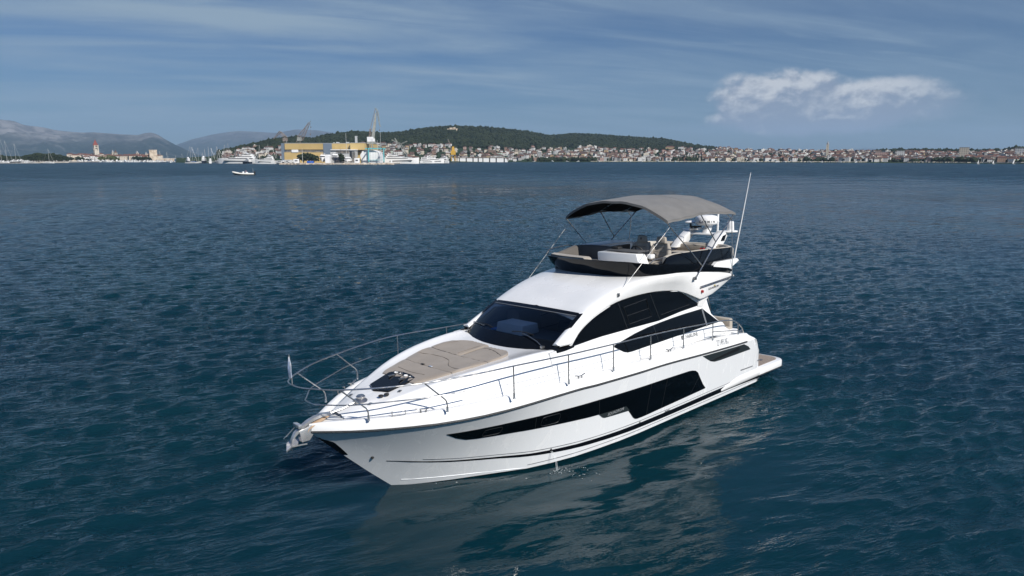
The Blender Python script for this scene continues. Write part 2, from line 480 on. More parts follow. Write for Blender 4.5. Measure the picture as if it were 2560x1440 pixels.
def make_water():
    rs = np.random.RandomState(5)
    dense = np.radians(np.arange(-43.0, 43.0001, 0.084))
    wing = np.radians(np.arange(43.2, 76.0, 0.2))
    rest = np.radians(np.arange(76.0 + 3, 360 - 76.0 - 1, 3.0))
    ang = np.concatenate([-wing[::-1], dense, wing, rest])
    rr = [4.0]
    while rr[-1] < 520: rr.append(rr[-1] * 1.0035)
    while rr[-1] < 26000: rr.append(rr[-1] * 1.03)
    rr = np.array(rr)
    Rr, A = np.meshgrid(rr, ang, indexing='ij')
    X, Y = Rr * np.sin(A), Rr * np.cos(A)
    Z = np.zeros_like(X); DX = np.zeros_like(X); DY = np.zeros_like(X)
    # the sheltered water beside the yacht
    c, s = math.cos(YAW), math.sin(YAW)
    bx = (X - YPOS[0]) * c + (Y - YPOS[1]) * s; by = -(X - YPOS[0]) * s + (Y - YPOS[1]) * c
    sm = lambda t: np.clip(t, 0, 1) ** 2 * (3 - 2 * np.clip(t, 0, 1))
    calm = sm((bx - .5) / 6) * sm((19.0 - bx) / 5) * sm((9.5 + .1 * bx - by) / 5) * sm((by + 3) / 3)
    gustA = 1 + 0.28 * np.sin(X * .031 + Y * .019 + 1) + 0.22 * np.sin(X * -.013 + Y * .043 + 2.2) + .15 * np.sin(X * .11 + Y * .07)
    N = 120
    lam = np.exp(rs.uniform(math.log(0.26), math.log(6.0), N))
    main = math.atan2(-0.90, 0.36)
    th = main + rs.normal(0, 0.40, N) + np.where(rs.rand(N) < .08, rs.uniform(-1.5, 1.5, N), 0)
    ph = rs.uniform(0, 2 * math.pi, N)
    wgt = np.exp(-((np.log(lam) - math.log(0.66)) / 0.9) ** 2)
    slope = wgt * rs.uniform(.6, 1.3, N)
    slope *= 0.20 / math.sqrt((slope ** 2).sum() / 2)
    for i in range(N):
        k = 2 * math.pi / lam[i]; a = slope[i] / k
        rmax = lam[i] / 3.0 / 0.0035                    # fade where the mesh gets too coarse for this wave
        nrow = int(np.searchsorted(rr, rmax * 1.1))
        if nrow < 2: continue
        sl_ = slice(0, nrow)
        fade = np.clip((rmax * 1.1 - Rr[sl_]) / (rmax * .4), 0, 1)
        kx, ky = k * math.cos(th[i]), k * math.sin(th[i])
        arg = kx * X[sl_] + ky * Y[sl_] + ph[i]
        am = a * fade * (1 - calm[sl_] * (0.91 if lam[i] < 1.4 else 0.58)) * gustA[sl_]
        sn = np.sin(arg)
        Z[sl_] += am * np.cos(arg)
        DX[sl_] -= am * math.cos(th[i]) * sn * .9; DY[sl_] -= am * math.sin(th[i]) * sn * .9
    side = np.abs(A) > R(76.5)
    side &= A < 2 * math.pi - R(76.5)
    for arr in (Z, DX, DY): arr[side] = 0
    V = np.stack([X + DX, Y + DY, Z], -1).reshape(-1, 3)
    nr, na = X.shape
    V = np.vstack([V, [[0, 0, 0]]])
    i = np.arange(nr - 1)[:, None]; j = np.arange(na)[None, :]; j2 = (j + 1) % na
    quads = np.stack([i * na + j, (i + 1) * na + j, (i + 1) * na + j2, i * na + j2], -1).reshape(-1, 4)
    tri = np.stack([np.full(na, nr * na), np.arange(na), (np.arange(na) + 1) % na], -1)
    me = bpy.data.meshes.new('water')
    me.vertices.add(len(V)); me.vertices.foreach_set('co', V.astype(np.float32).ravel())
    nq, nt = len(quads), len(tri)
    me.loops.add(nq * 4 + nt * 3)
    me.loops.foreach_set('vertex_index', np.concatenate([quads.ravel(), tri.ravel()]).astype(np.int32))
    me.polygons.add(nq + nt)
    ls = np.concatenate([np.arange(nq) * 4, nq * 4 + np.arange(nt) * 3]).astype(np.int32)
    me.polygons.foreach_set('loop_start', ls)
    me.update(calc_edges=True)
    me.polygons.foreach_set('use_smooth', np.ones(nq + nt, bool))
    att = me.attributes.new('calm', 'FLOAT', 'POINT')
    att.data.foreach_set('value', np.append(calm.ravel(), 0).astype(np.float32))
    me.materials.append(MATS['sea_water'])
    me.validate()
    if me.polygons[0].normal.z < 0: me.flip_normals()
    o = bpy.data.objects.new('water', me); COL.objects.link(o)
    return tag(o, 'rippled dark blue sea water of the bay', 'water', kind='structure')
make_water()
# ------------------------------------------------------------------ the motor yacht (X forward, Y to port, Z up, waterline at Z = 0)
yacht = empty('motor_yacht', YPOS, (HEEL, 0, YAW), 'large white motor yacht with flybridge, black hull windows and grey sun canopy, in the foreground', 'yacht')
T = smooth_table
rubY = T([-1, .6, 1.9, 4.3, 6.3, 7.3, 8.86, 9.57, 11.54, 12.32, 13.15, 13.9, 14.65, 15.0, 15.2], [2.16, 2.19, 2.24, 2.31, 2.33, 2.35, 2.33, 2.29, 2.11, 1.97, 1.68, 1.22, .60, .24, .03])
rubZ = T([-1, .6, 1.9, 4.3, 6.3, 7.3, 8.86, 9.57, 11.54, 13.15, 14.65, 15.2], [1.52, 1.54, 1.58, 1.68, 1.765, 1.785, 1.82, 1.84, 1.81, 1.80, 1.765, 1.76])
chiY = T([-1, .3, 5, 7, 9, 10.46, 11.33, 12.42, 13.0, 13.3], [2.03, 2.06, 2.10, 2.11, 1.96, 1.60, 1.16, .60, .25, .02])
chiZ = T([-1, 5, 7, 9, 11, 12.4, 13.3], [.05, .05, .045, .03, .0, -.01, -.01])
def stemX(z): return float(np.interp(z, [-.02, .47, 1.07, 1.57, 1.83], [13.30, 13.85, 14.48, 14.99, 15.20]))
def stemZ(x): return float(np.interp(x, [13.30, 13.85, 14.48, 14.99, 15.20], [-.02, .47, 1.07, 1.57, 1.76]))
def aftX(z): return float(np.interp(z, [-.8, 0, .53, 1.11, 1.5, 1.79], [.45, .50, .56, .64, 1.02, 1.5]))
def lowpt(x): return (chiY(x), chiZ(x)) if x < 13.3 else (0.0, stemZ(x))
def conc(x): return float(np.interp(x, [5, 9, 12, 13.6, 14.8, 15.2], [0, .015, .06, .07, .02, 0]))
def hullY(x, z):
    yc, zc = lowpt(x); yr, zr = rubY(x), rubZ(x)
    t = 1.0 if zr - zc < 1e-4 else min(max((z - zc) / (zr - zc), 0), 1.1)
    return yc + (yr - yc) * t - conc(x) * math.sin(math.pi * min(t, 1))
NS = 11
xs = [2.6, 3.4, 4.3, 5.2, 6.1, 7, 7.8, 8.6, 9.3, 10, 10.6, 11.2, 11.7, 12.2, 12.6, 13.0, 13.3, 13.6, 13.9, 14.2, 14.5, 14.75, 14.95, 15.1, 15.19]
def hull_ring(x, k=None):
    r = []
    for j in range(NS):
        t = j / (NS - 1)
        yc, zc = lowpt(x); z = zc + (rubZ(x) - zc) * t
        X, yy = x, hullY(x, z)
        if k is not None:
            X = aftX(z) + (2.6 - aftX(z)) * k
            yc, zc = lowpt(X); z = zc + (rubZ(X) - zc) * t
            yy = hullY(X, z) - (.13 if k == 0 else .03 if k < .08 else 0)
        r.append((X, yy, z))
    return r
rings = [hull_ring(0, k) for k in (0, .06, .14, .35, .65)] + [hull_ring(x) for x in xs]
mb = MB().loft(rings)
h = mb.build('hull', 'hull_gelcoat', yacht, mirror=True, smooth=40)
# transom closes the hull aft
tr = rings[0]
MB().add([p for p in tr] + [(p[0], -p[1], p[2]) for p in tr], [(j, j + 1, NS + j + 1, NS + j) for j in range(NS - 1)]).build('transom', 'gelcoat', yacht)
# bottom below the chine
def bot_ring(x, X=None):
    yc, zc = lowpt(x); zk = float(np.interp(x, [0, 8, 11.5, 12.6, 13.3], [-.95, -.95, -.7, -.35, -.03]))
    return [(X or x, yc * a, zc + (zk - zc) * (1 - a ** 1.3)) for a in (1, .985, .8, .6, .4, .2, 0)]
bx_ = [.5, 2, 4, 6, 7, 8, 9, 10, 10.6, 11.2, 11.7, 12.2, 12.6, 13.0, 13.3]
rb = []
for x in bx_:
    r = bot_ring(x); y0, z0 = r[0][1], r[0][2]
    r[1] = (x, y0 * .99 - .02, z0 - .02)
    rb.append(r)
MB().loft(rb).build('antifouling', 'antifouling', yacht, mirror=True, smooth=40)
# black dressed strip that widens aft, with thin pinstripes over it, and the boot edge line
def hull_strip(name, m, top, bot, x0, x1, off=.006, n=60, parent=None, both=True, th=.004):
    rgs = []
    for i in range(n + 1):
        x = x0 + (x1 - x0) * i / n
        a, b = bot(x), top(x)
        zs = [b, b, b + (a - b) * .33, b + (a - b) * .66, a, a]
        offs = [-.01, off, off, off, off, -.01]
        rgs.append([(x, hullY(x, z) + o, z) for z, o in zip(zs, offs)])
    return MB().loft(rgs).build(name, m, parent or yacht, mirror=both, smooth=30)
st_t = T([.6, 3, 6, 8, 10, 12, 13.7], [.31, .36, .335, .335, .375, .535, .80])
st_w = T([.6, 4, 7, 9, 11, 13, 13.7], [.15, .145, .13, .105, .06, .028, .018])
hull_strip('hull_stripe', 'black_gloss', st_t, lambda x: st_t(x) - st_w(x), .62, 13.66)
hull_strip('hull_pinstripe', 'grey_line', lambda x: st_t(x) + .065, lambda x: st_t(x) + .05, .62, 13.0)
hull_strip('hull_pinstripe', 'grey_line', lambda x: chiZ(x) + .105, lambda x: chiZ(x) + .09, .62, 10.6)
# spray rails at the bow
for z0, a, b in ((.12, 10.6, 13.2),):
    rg = []
    for i in range(25):
        x = a + (b - a) * i / 24; z = float(np.interp(x, [a, b], [.02, .16])); w = .014 * math.sin(math.pi * i / 24) ** .5
        y = hullY(x, z)
        rg.append([(x, y - .01, z + .05), (x, y + w, z), (x, y - .01, z - .015)])
    MB().loft(rg).build('spray_rail', 'hull_gelcoat', yacht, mirror=True, smooth=20)
# rubbing strake with its steel band
def sweep(fn, x0, x1, n, prof):
    rgs = []
    for i in range(n + 1):
        x = x0 + (x1 - x0) * i / n
        y, z = fn(x)
        rgs.append([(x, y + a, z + b) for a, b in prof])
    return rgs
fr = lambda x: (rubY(x), rubZ(x))
MB().loft(sweep(fr, 1.75, 15.19, 90, [(-.02, -.024), (.016, -.022), (.024, -.008), (.024, .008), (.016, .02), (-.02, .022)]), cap=True).build('rubbing_strake', 'rubber', yacht, mirror=True, smooth=30)
MB().loft(sweep(fr, 1.8, 15.17, 90, [(.02, -.007), (.031, -.005), (.031, .005), (.02, .007)]), cap=True).build('strake_band', 'steel', yacht, mirror=True, smooth=30)
# bulwark and side deck
gunZ = T([.6, 1.6, 2.1, 3.66, 5.0, 5.3, 5.55, 6.76, 8.3, 9.9, 11.5, 13, 14.3, 15.2], [1.52, 1.80, 1.86, 1.96, 2.02, 2.03, 2.0, 2.01, 2.03, 2.04, 2.07, 2.05, 1.98, 1.93])
def bul_ring(x):
    y, z, gz = rubY(x), rubZ(x), gunZ(x)
    k = min(1, max(.12, y / .5))
    return [(x, y - .0, z + .0), (x, y - .012 * k, z + .05), (x, y - .05 * k, z + (gz - z) * .6), (x, y - .085 * k, gz - .03), (x, y - .115 * k, gz - .005), (x, max(y - .15 * k, 0), gz), (x, max(y - .27 * k, 0), gz - .004), (x, max(y - .32 * k, 0), gz - .05)]
bxs = [1.55, 1.8, 2.1, 2.6, 3.2, 3.9, 4.6, 5.2, 5.32, 5.46, 6, 7, 8, 9, 10, 11, 11.6, 12.2, 12.7, 13.2, 13.6, 13.95, 14.3, 14.6, 14.85, 15.02, 15.12, 15.19]
br = [bul_ring(x) for x in bxs]
MB().loft(br).build('bulwark', 'gelcoat', yacht, mirror=True, smooth=50)
def bulY(x, z):
    r = bul_ring(x)[:6]
    return float(np.interp(z, [p[2] for p in r], [p[1] for p in r]))
# quarter: the bulwark falls to the transom
qs = []
for k in np.linspace(0, 1, 9):
    x = 1.55 - .95 * k; z = float(np.interp(x, [.6, .64, 1.02, 1.55], [1.08, 1.11, 1.5, gunZ(1.55)]))
    zz = min(rubZ(max(x, .6)), z - .005)
    y = hullY(max(x, .6), zz) - .12 * max(0, k - .45) / .55
    h_ = z - zz; q = max(.15, min(1, h_ / .2))
    qs.append([(x, y, zz), (x, y - .05 * q, zz + h_ * .6), (x, y - .085 * q, z - .03 * q), (x, y - .115, z - .002), (x, y - .15, z), (x, y - .35, z - .004), (x, y - .38, z - .35)])
for sg_ in (1, -1): MB().loft([[(x, y * sg_, z) for x, y, z in r] for r in qs], cap=True).build('quarter_moulding', 'gelcoat', yacht, smooth=45)
dk = [[(r[-1][0], r[-1][1], r[-1][2]), (r[-1][0], r[-1][1] * .6, r[-1][2] + .012), (r[-1][0], r[-1][1] * .3, r[-1][2] + .02), (r[-1][0], 0, r[-1][2] + .022)] for r in br]
MB().loft(dk).build('deck', 'gelcoat', yacht, mirror=True, smooth=40)
# ---- foredeck trunk with its raised rim
crX = [14.55, 14.2, 13.75, 13.3, 12.4, 11.5, 10.6, 10.1, 9.76, 9.3]
eY = T(crX[::-1], [.22, .42, .66, .87, 1.24, 1.50, 1.64, 1.70, 1.74, 1.78][::-1])
eZ = T(crX[::-1], [2.005, 2.08, 2.195, 2.315, 2.515, 2.64, 2.715, 2.73, 2.72, 2.66][::-1])
cZ = T([15, 14.55, 14.2, 13.56, 12.9, 11.8, 10.6, 10.1, 9.76, 9.0], [1.98, 2.01, 2.10, 2.25, 2.405, 2.525, 2.615, 2.655, 2.67, 2.62])
fY = T(crX[::-1], [.34, .62, .95, 1.22, 1.56, 1.80, 1.93, 1.95, 1.96, 1.96][::-1])
cxs = [14.55, 14.4, 14.2, 13.95, 13.75, 13.5, 13.3, 13, 12.7, 12.4, 12.1, 11.8, 11.5, 11.2, 10.9, 10.6, 10.3, 10.1, 9.9, 9.76, 9.5, 9.2]
cr = []
for x in cxs:
    gz = gunZ(x) - .045; e, z, c0, fo = eY(x), eZ(x), cZ(x), fY(x)
    q = .5
    cr.append([(x, fo + .04, gz - .03), (x, fo, gz + .02), (x, fo + (e - fo) * .45, gz + (z - gz) * .55), (x, e + .035, z - .07), (x, e, z - .015), (x, e - .05, z), (x, e - .14, z - .004), (x, e - .20, max(z - .03, c0)), (x, (e - .2) * .66, c0 + (max(z - .03, c0) - c0) * .25), (x, (e - .2) * .33, c0 + .004), (x, 0, c0)])
MB().loft(cr).build('foredeck_trunk', 'gelcoat', yacht, mirror=True, smooth=48)
trunkZ = lambda x, y: float(np.interp(abs(y), [0, (eY(x) - .2) * .66, eY(x) - .2, eY(x) - .14], [cZ(x), cZ(x) + (max(eZ(x) - .03, cZ(x)) - cZ(x)) * .25, max(eZ(x) - .03, cZ(x)), eZ(x)]))
# ---- sunpad, in sections parted by seams
def padY(x): return float(np.interp(x, [10.3, 10.45, 10.65, 10.9, 11.6, 12.4, 12.97, 13.05], [.55, .86, 1.06, 1.12, 1.06, .86, .66, .60]))
pad = empty('sunpad'); pad.parent = yacht
def pad_piece(x0, x1, ya=None, yb=None, name='cushion', lift=.04):
    rg = []; n = 12
    for i in range(n + 1):
        x = x0 + (x1 - x0) * i / n
        a = -padY(x) if ya is None else ya; b = padY(x) if yb is None else yb
        e = min(i, n - i) / n; dz = lift - (.012 if e == 0 else .003 if e < .1 else 0)
        row = [(x, a, trunkZ(x, a) - .03), (x, a + .006, trunkZ(x, a) + dz - .02)]
        row += [(x, a + .03 + (b - a - .06) * k / 10, trunkZ(x, a + (b - a) * k / 10) + dz + .006 * math.sin(5 * x + 3 * k)) for k in range(11)]
        row += [(x, b - .006, trunkZ(x, b) + dz - .02), (x, b, trunkZ(x, b) - .03)]
        rg.append(row)
    return MB().loft(rg, cap=True).build(name, 'sunpad_cloth', pad, smooth=50)
pad_piece(12.20, 13.0); pad_piece(11.30, 12.185)
pad_piece(10.33, 11.285, None, .02, lift=.047); pad_piece(10.40, 11.285, .03, None, lift=.038)
MB().box((12.192, 0, cZ(12.192) + .026), (.02, 1.7, .012)).build('seam', 'seam', pad)
MB().box((11.292, 0, cZ(11.292) + .026), (.02, 2.0, .012)).build('seam', 'seam', pad)
for y in (-.18, .12): MB().box((12.19, y, cZ(12.19) + .046), (.05, .10, .012)).build('strap', 'rubber' if y < 0 else 'flag_cloth', pad)
def crease(pts, r=.005, lift=.042): MB().tube([(x, y, trunkZ(x, y) + lift + .004) for x, y in [(p.x, p.y) for p in spline([(a, b, 0) for a, b in pts], 8)]], r, 5).build('crease', 'seam', pad)
crease([(11.75, -.95), (11.62, -.4), (11.66, .1), (11.95, .5), (11.98, .9)]); crease([(12.62, -.55), (12.66, .0), (12.60, .45)], .004)
crease([(11.2, .12), (10.62, .12), (10.6, .5), (10.8, .98)], .006, .04); crease([(11.2, -.1), (10.5, -.1)], .005, .05); crease([(11.22, -.95), (10.85, -.98), (10.6, -.85)], .005, .05)
# ---- black foredeck hatch
hz_ = lambda x: cZ(x) + .02
hp = [(13.62, -.05), (13.5, .36), (12.95, .45), (12.82, .40), (12.76, .15), (12.76, -.15), (12.82, -.40), (12.95, -.45), (13.50, -.36)]
mbh = MB(); n = len(hp)
mbh.add([(x, y, cZ(x) + .045) for x, y in hp] + [(x, y, cZ(x) - .05) for x, y in hp], [tuple(range(n))] + [(i, (i + 1) % n, n + (i + 1) % n, n + i) for i in range(n)])
hatch = mbh.build('deck_hatch', 'black_gloss', yacht, smooth=30)
for y in (-.2, .2):
    MB().box((13.04, y, cZ(13.04) + .058), (.16, .05, .025)).build('hinge', 'dull_steel', hatch)
for i, y in enumerate((-.28, -.1, .1, .28)):
    MB().lathe([(.0, -.01), (.048, -.01), (.048, .004), (.04, .006), (.036, -.004), (0, -.004)], (12.86, y, cZ(12.86) + .05), 16).build('cup_holder', 'steel' if i % 2 else 'white_plastic', hatch)
# windlass and deck fittings
wl = MB().lathe([(0, 0), (.15, 0), (.16, .02), (.13, .05), (.09, .08), (.10, .12), (.07, .15), (0, .155)], (14.02, .10, cZ(14.02) - .01), 20).build('windlass', 'steel', yacht)
MB().tube([(14.0, .1, cZ(14) + .05), (14.4, .05, cZ(14.4) + .03), (14.75, .0, 2.02)], .018, 6).build('anchor_chain', 'dull_steel', wl)
for x, y in ((13.72, .42), (13.62, .48)): MB().lathe([(0, 0), (.055, 0), (.055, .03), (.03, .04), (0, .04)], (x, y, cZ(x) + .03), 12).build('foot_switch', 'rubber', yacht)
for x, y in ((13.95, -.42), (13.35, .58), (13.98, .40)): MB().box((x, y, trunkZ(x, y) + .012), (.09, .06, .02), .5).build('deck_fitting', 'dull_steel', yacht)
def cleat(x, side, y=None, z=None, s=1.0):
    y = (rubY(x) - .17) * side if y is None else y; z = gunZ(x) if z is None else z
    m = MB()
    ang = math.atan2(rubY(x + .1) - rubY(x - .1), .2) * side
    def L(u, v, w): return (x + u * math.cos(ang) - v * math.sin(ang), y + u * math.sin(ang) + v * math.cos(ang), z + w)
    m.tube([L(-.17 * s, 0, .085), L(-.11 * s, 0, .075), L(-.06 * s, 0, .06), L(-.05 * s, 0, .0)], [.014, .018, .018, .02], 8)
    m.tube([L(.17 * s, 0, .085), L(.11 * s, 0, .075), L(.06 * s, 0, .06), L(.05 * s, 0, .0)], [.014, .018, .018, .02], 8)
    m.tube([L(-.07 * s, 0, .055), L(.07 * s, 0, .055)], .014, 8)
    return m.build('mooring_cleat', 'steel', yacht)
for sd in (1, -1):
    cleat(13.35, sd); cleat(9.35, sd); cleat(5.75, sd); cleat(1.72, sd, y=1.98 * sd, z=1.82)
    for x in (13.78,):
        m = MB(); y = (rubY(x) - .14) * sd; z = gunZ(x)
        m.tube([(x + .13, y - .06 * sd, z + .09), (x + .12, y - .07 * sd, z + .10), (x + .12, y - .07 * sd, z), (x - .12, y + .05 * sd, z), (x - .12, y + .05 * sd, z + .10), (x - .06, y + .03 * sd, z + .1)], .014, 8)
        m.build('fairlead', 'steel', yacht)
# ---- anchor over the bow roller, stem plate
an = empty('anchor'); an.parent = yacht
mb = MB()
mb.loft([[(x, y * w, z) for y, z in ((-.07, z0), (.07, z0), (.07, z0 - t), (-.07, z0 - t))] for x, z0, t, w in ((14.70, 2.05, .05, .8), (14.9, 2.07, .06, .8), (15.05, 2.045, .06, .8), (15.2, 2.0, .06, .8), (15.36, 1.92, .07, .7), (15.5, 1.82, .08, .65), (15.57, 1.70, .09, .6), (15.58, 1.56, .08, .5))], closed=True, cap=True)
mb.build('shank', 'polished_steel', an, smooth=40)
fl = [(15.47, 0, 1.54), (15.32, .17, 1.60), (15.45, .21, 1.63), (15.62, .12, 1.61), (15.69, 0, 1.49), (15.62, -.12, 1.61), (15.45, -.21, 1.63), (15.32, -.17, 1.60)]
MB().add(fl + [(x, y, z - .03) for x, y, z in fl], [(0, 1, 2), (0, 2, 3), (0, 3, 4), (0, 4, 5), (0, 5, 6), (0, 6, 7), (10, 9, 8), (11, 10, 8), (12, 11, 8), (13, 12, 8), (14, 13, 8), (15, 14, 8), (4, 3, 11, 12), (3, 2, 10, 11), (2, 1, 9, 10), (5, 4, 12, 13), (6, 5, 13, 14), (7, 6, 14, 15)]).build('fluke', 'polished_steel', an, smooth=20)
MB().box((15.42, 0, 1.95), (.08, .26, .08), .0).build('crossbar', 'polished_steel', an, bevel=.012)
MB().tube([(15.42, -.08, 1.92), (15.62, -.24, 1.66)], .012, 6).build('roll_bar', 'steel', an)
MB().add([(15.42, .07, 1.84), (15.10, .07, 1.92), (15.08, .07, 1.76), (15.22, .07, 1.60), (15.38, .07, 1.60)] + [(15.42, -.07, 1.84), (15.10, -.07, 1.92), (15.08, -.07, 1.76), (15.22, -.07, 1.60), (15.38, -.07, 1.60)], [(0, 1, 2, 3, 4), (9, 8, 7, 6, 5), (0, 5, 6, 1), (4, 9, 5, 0), (3, 8, 9, 4)]).build('bow_roller', 'polished_steel', yacht, bevel=.01)
MB().loft([[(x, -w, z), (x, -w * .5, z + .03), (x, w * .5, z + .03), (x, w, z)] for x, w, z in ((14.72, .05, 1.985), (14.9, .10, 1.95), (15.1, .12, 1.90), (15.22, .10, 1.83), (15.26, .06, 1.74))]).build('bow_chafe_plate', 'bow_roller_tan', yacht, smooth=50)
# stem plate wraps the stem
sp = []
for i in range(13):
    k = i / 12; z = 1.585 - .535 * k; xf = stemX(z)
    w = float(np.interp(z, [1.05, 1.06, 1.26, 1.44, 1.47, 1.54, 1.585], [.085, .09, .125, .145, .12, .035, .02]))
    row = []
    for j in range(5):
        x = xf - w * j / 4 + .01
        row.append((x, (hullY(x, z) if x < xf else 0) + .008, z))
    sp.append(row)
MB().loft(sp).build('stem_plate', 'black_gloss', yacht, mirror=True, smooth=50)
# ---- hull windows
def hull_panel(name, m, up, lo, parent=None, both=False, off=.010, step=.06, y_sign=1):
    """dark panel lying on the topsides; up / lo are (X, Z) outlines"""
    ux, uz = zip(*up); lx, lz = zip(*lo)
    x0, x1 = max(min(ux), min(lx)), min(max(ux), max(lx))
    xsn = sorted(set([x0 + (x1 - x0) * i / max(2, int((x1 - x0) / step)) for i in range(max(2, int((x1 - x0) / step)) + 1)] + [x for x in ux + lx if x0 < x < x1]))
    rg = []
    for x in xsn:
        a, b = float(np.interp(x, lx, lz)), float(np.interp(x, ux, uz))
        b = max(b, a + .002)
        zs = [a + (b - a) * j / 5 for j in range(6)]
        rg.append([(x, (hullY(x, zs[0]) - .01) * y_sign, zs[0])] + [(x, (hullY(x, z) + off) * y_sign, z) for z in zs] + [(x, (hullY(x, zs[-1]) - .01) * y_sign, zs[-1])])
    return MB().loft(rg, cap=True).build(name, m, parent or yacht, mirror=both, smooth=30)
for sgn in (1, -1):
    hw = hull_panel('hull_window', 'black_glass',
        [(3.96, .60), (4.12, .74), (4.36, 1.02), (4.48, 1.17), (4.62, 1.255), (4.78, 1.295), (4.95, 1.315), (6.8, 1.355), (8.78, 1.395), (10.7, 1.405), (11.8, 1.42), (12.83, 1.435)],
        [(3.96, .575), (6.9, .485), (7.18, .49), (7.27, .51), (7.36, .57), (7.58, .81), (7.70, .94), (7.75, .965), (8.69, .985), (10.64, 1.07), (11.6, 1.11), (12.05, 1.135), (12.3, 1.165), (12.55, 1.26), (12.83, 1.43)], y_sign=sgn)
    for xa, za, xb, zb in ((10.70, 1.40, 10.63, 1.075), (8.78, 1.39, 8.70, .99), (6.72, 1.35, 6.80, .50), (6.0, 1.33, 6.12, .52), (4.40, 1.02, 4.75, .57)):
        m = MB(); rg = []
        for k in range(9):
            x, z = xa + (xb - xa) * k / 8, za + (zb - za) * k / 8
            y = hullY(x, z)
            rg.append([(x - .007, (y + .012) * sgn, z), (x + .007, (y + .012) * sgn, z)])
        m.loft(rg).build('mullion', 'frame_dark', hw, solid=.003)
    for xc, zc, w, hh in ((11.75, 1.26, .22, .09), (10.25, 1.22, .26, .12)):      # opening ports
        m = MB(); pts = []
        for k in range(24):
            a = 2 * math.pi * k / 24; ca, sa = math.cos(a), math.sin(a)
            x = xc + w * abs(ca) ** .4 * (1 if ca > 0 else -1); z = zc + hh * abs(sa) ** .4 * (1 if sa > 0 else -1)
            pts.append((x, (hullY(x, z) + .013) * sgn, z))
        m.tube(pts, .007, 5, closed=True).build('opening_port', 'frame_dark', hw)
    bd = hull_panel('name_badge', 'charcoal', [(7.56, .82), (7.70, .955), (7.75, .965), (8.69, .982), (8.70, .984)], [(7.56, .815), (8.30, .838), (8.47, .845), (8.56, .875), (8.70, .983)], y_sign=sgn, off=.016)
    xx = [8.40, 7.78] if sgn > 0 else [7.78, 8.40]
    text('SQUADRON', .105, 'lettering_light', bd, (xx[0], (hullY(xx[0], .9) + .022) * sgn, .905), (xx[1] - xx[0], (hullY(xx[1], .92) - hullY(xx[0], .9)) * sgn, .02), (0, 0, 1), stretch=1.0, shear=.2, conform=lambda x, z: hullY(x, z) + .016)
    vt = hull_panel('engine_vent', 'charcoal', [(1.47, 1.29), (1.62, 1.40), (1.92, 1.525), (2.5, 1.545), (4.32, 1.625), (4.34, 1.626)], [(1.47, 1.275), (3.3, 1.30), (3.62, 1.32), (3.82, 1.37), (4.02, 1.46), (4.34, 1.625)], y_sign=sgn)
    hull_panel('vent_slot', 'charcoal_gap', [(2.18, 1.465), (2.3, 1.50), (2.45, 1.485), (3.75, 1.405), (3.9, 1.42)], [(2.18, 1.40), (2.35, 1.385), (3.75, 1.365), (3.9, 1.40)], parent=vt, y_sign=sgn, off=.016)
    hull_panel('exhaust_strip', 'grey_line', [(1.15, .675), (1.92, .70)], [(1.15, .645), (1.92, .665)], y_sign=sgn)
    xx = [3.50, 2.72] if sgn > 0 else [2.72, 3.50]
    rg_ = lambda x: (rubY(x) - .035) * sgn
    text('271493 BG', .235, 'lettering_grey', yacht, (xx[0], rg_(xx[0]) + .012 * sgn, 1.83), (xx[1] - xx[0], rg_(xx[1]) - rg_(xx[0]), (.05 if sgn > 0 else -.05) * -1), (0, -.28 * sgn, 1), 'registration_number', stretch=.62, conform=bulY)
    hull_panel('quarter_mark', 'grey_line', [(.72, .80), (.78, .80), (.9, .775)], [(.72, .76), (.9, .765)], y_sign=sgn, off=.006)
    for x in (5.9, 5.82, 5.74, 7.05, 10.05): MB().lathe([(0, 0), (.022, 0), (.022, .02), (0, .02)], (0, 0, 0), 8).build('skin_fitting', 'dull_steel', yacht, loc=(x, (hullY(x, st_t(x) + .02)) * sgn, st_t(x) + .02)).rotation_euler = (-math.pi / 2 * sgn, 0, 0)
    MB().lathe([(0, 0), (.035, 0), (.03, .03), (0, .03)], (0, 0, 0), 10).build('skin_fitting', 'rubber', yacht, loc=(13.95, hullY(13.95, .93) * sgn, .93)).rotation_euler = (-math.pi / 2 * sgn, 0, 0)
# ---- swim platform with teak deck and the side sponsons that carry it
def rrect(x0, x1, w, r, n=6):
    p = [(x1, -w), (x1, w)]
    for k in range(n + 1): a = math.pi / 2 * k / n; p.append((x0 + r - r * math.sin(a), w - r + r * math.cos(a)))
    for k in range(n + 1): a = math.pi / 2 * k / n; p.append((x0 + r - r * math.cos(a), -w + r - r * math.sin(a)))
    return p
pf = MB().prism(rrect(-1.18, .75, 2.12, .42), .20, .46).build('swim_platform', 'gelcoat', yacht, bevel=.05)
MB().prism(rrect(-1.06, .70, 1.94, .34), .44, .466).build('teak_deck', 'teak', pf)
MB().prism(rrect(-1.195, .75, 2.135, .42), .235, .262).build('fender_strip', 'rubber', pf)
for x, y in ((-.2, 1.3), (-.35, 1.62), (.15, 1.45)): MB().box((x, y, .47), (.14, .09, .012)).build('deck_fitting', 'dull_steel', pf)
for sgn in (1, -1):
    rg = []
    for k in range(21):
        x = 3.0 - 2.3 * k / 20; q = min(1, k / 9) ** .8
        yy = (hullY(max(x, .5), .35) if x > .5 else 2.06); top = .30 + .19 * q; w = .005 + .05 * q
        if x < .5: top = .55 - .09 * (.5 - x)
        rg.append([(x, (yy - .03) * sgn, top + .03), (x, (yy + w * .6) * sgn, top), (x, (yy + w) * sgn, top - .08 * q - .01), (x, (yy + w) * sgn, .30 + .02 * q - .02), (x, (yy + w - .06 * q) * sgn, .25 - .02 * q), (x, (yy - .05) * sgn, .24)])
    MB().loft(rg, cap=True).build('sponson', 'gelcoat', yacht, smooth=45)
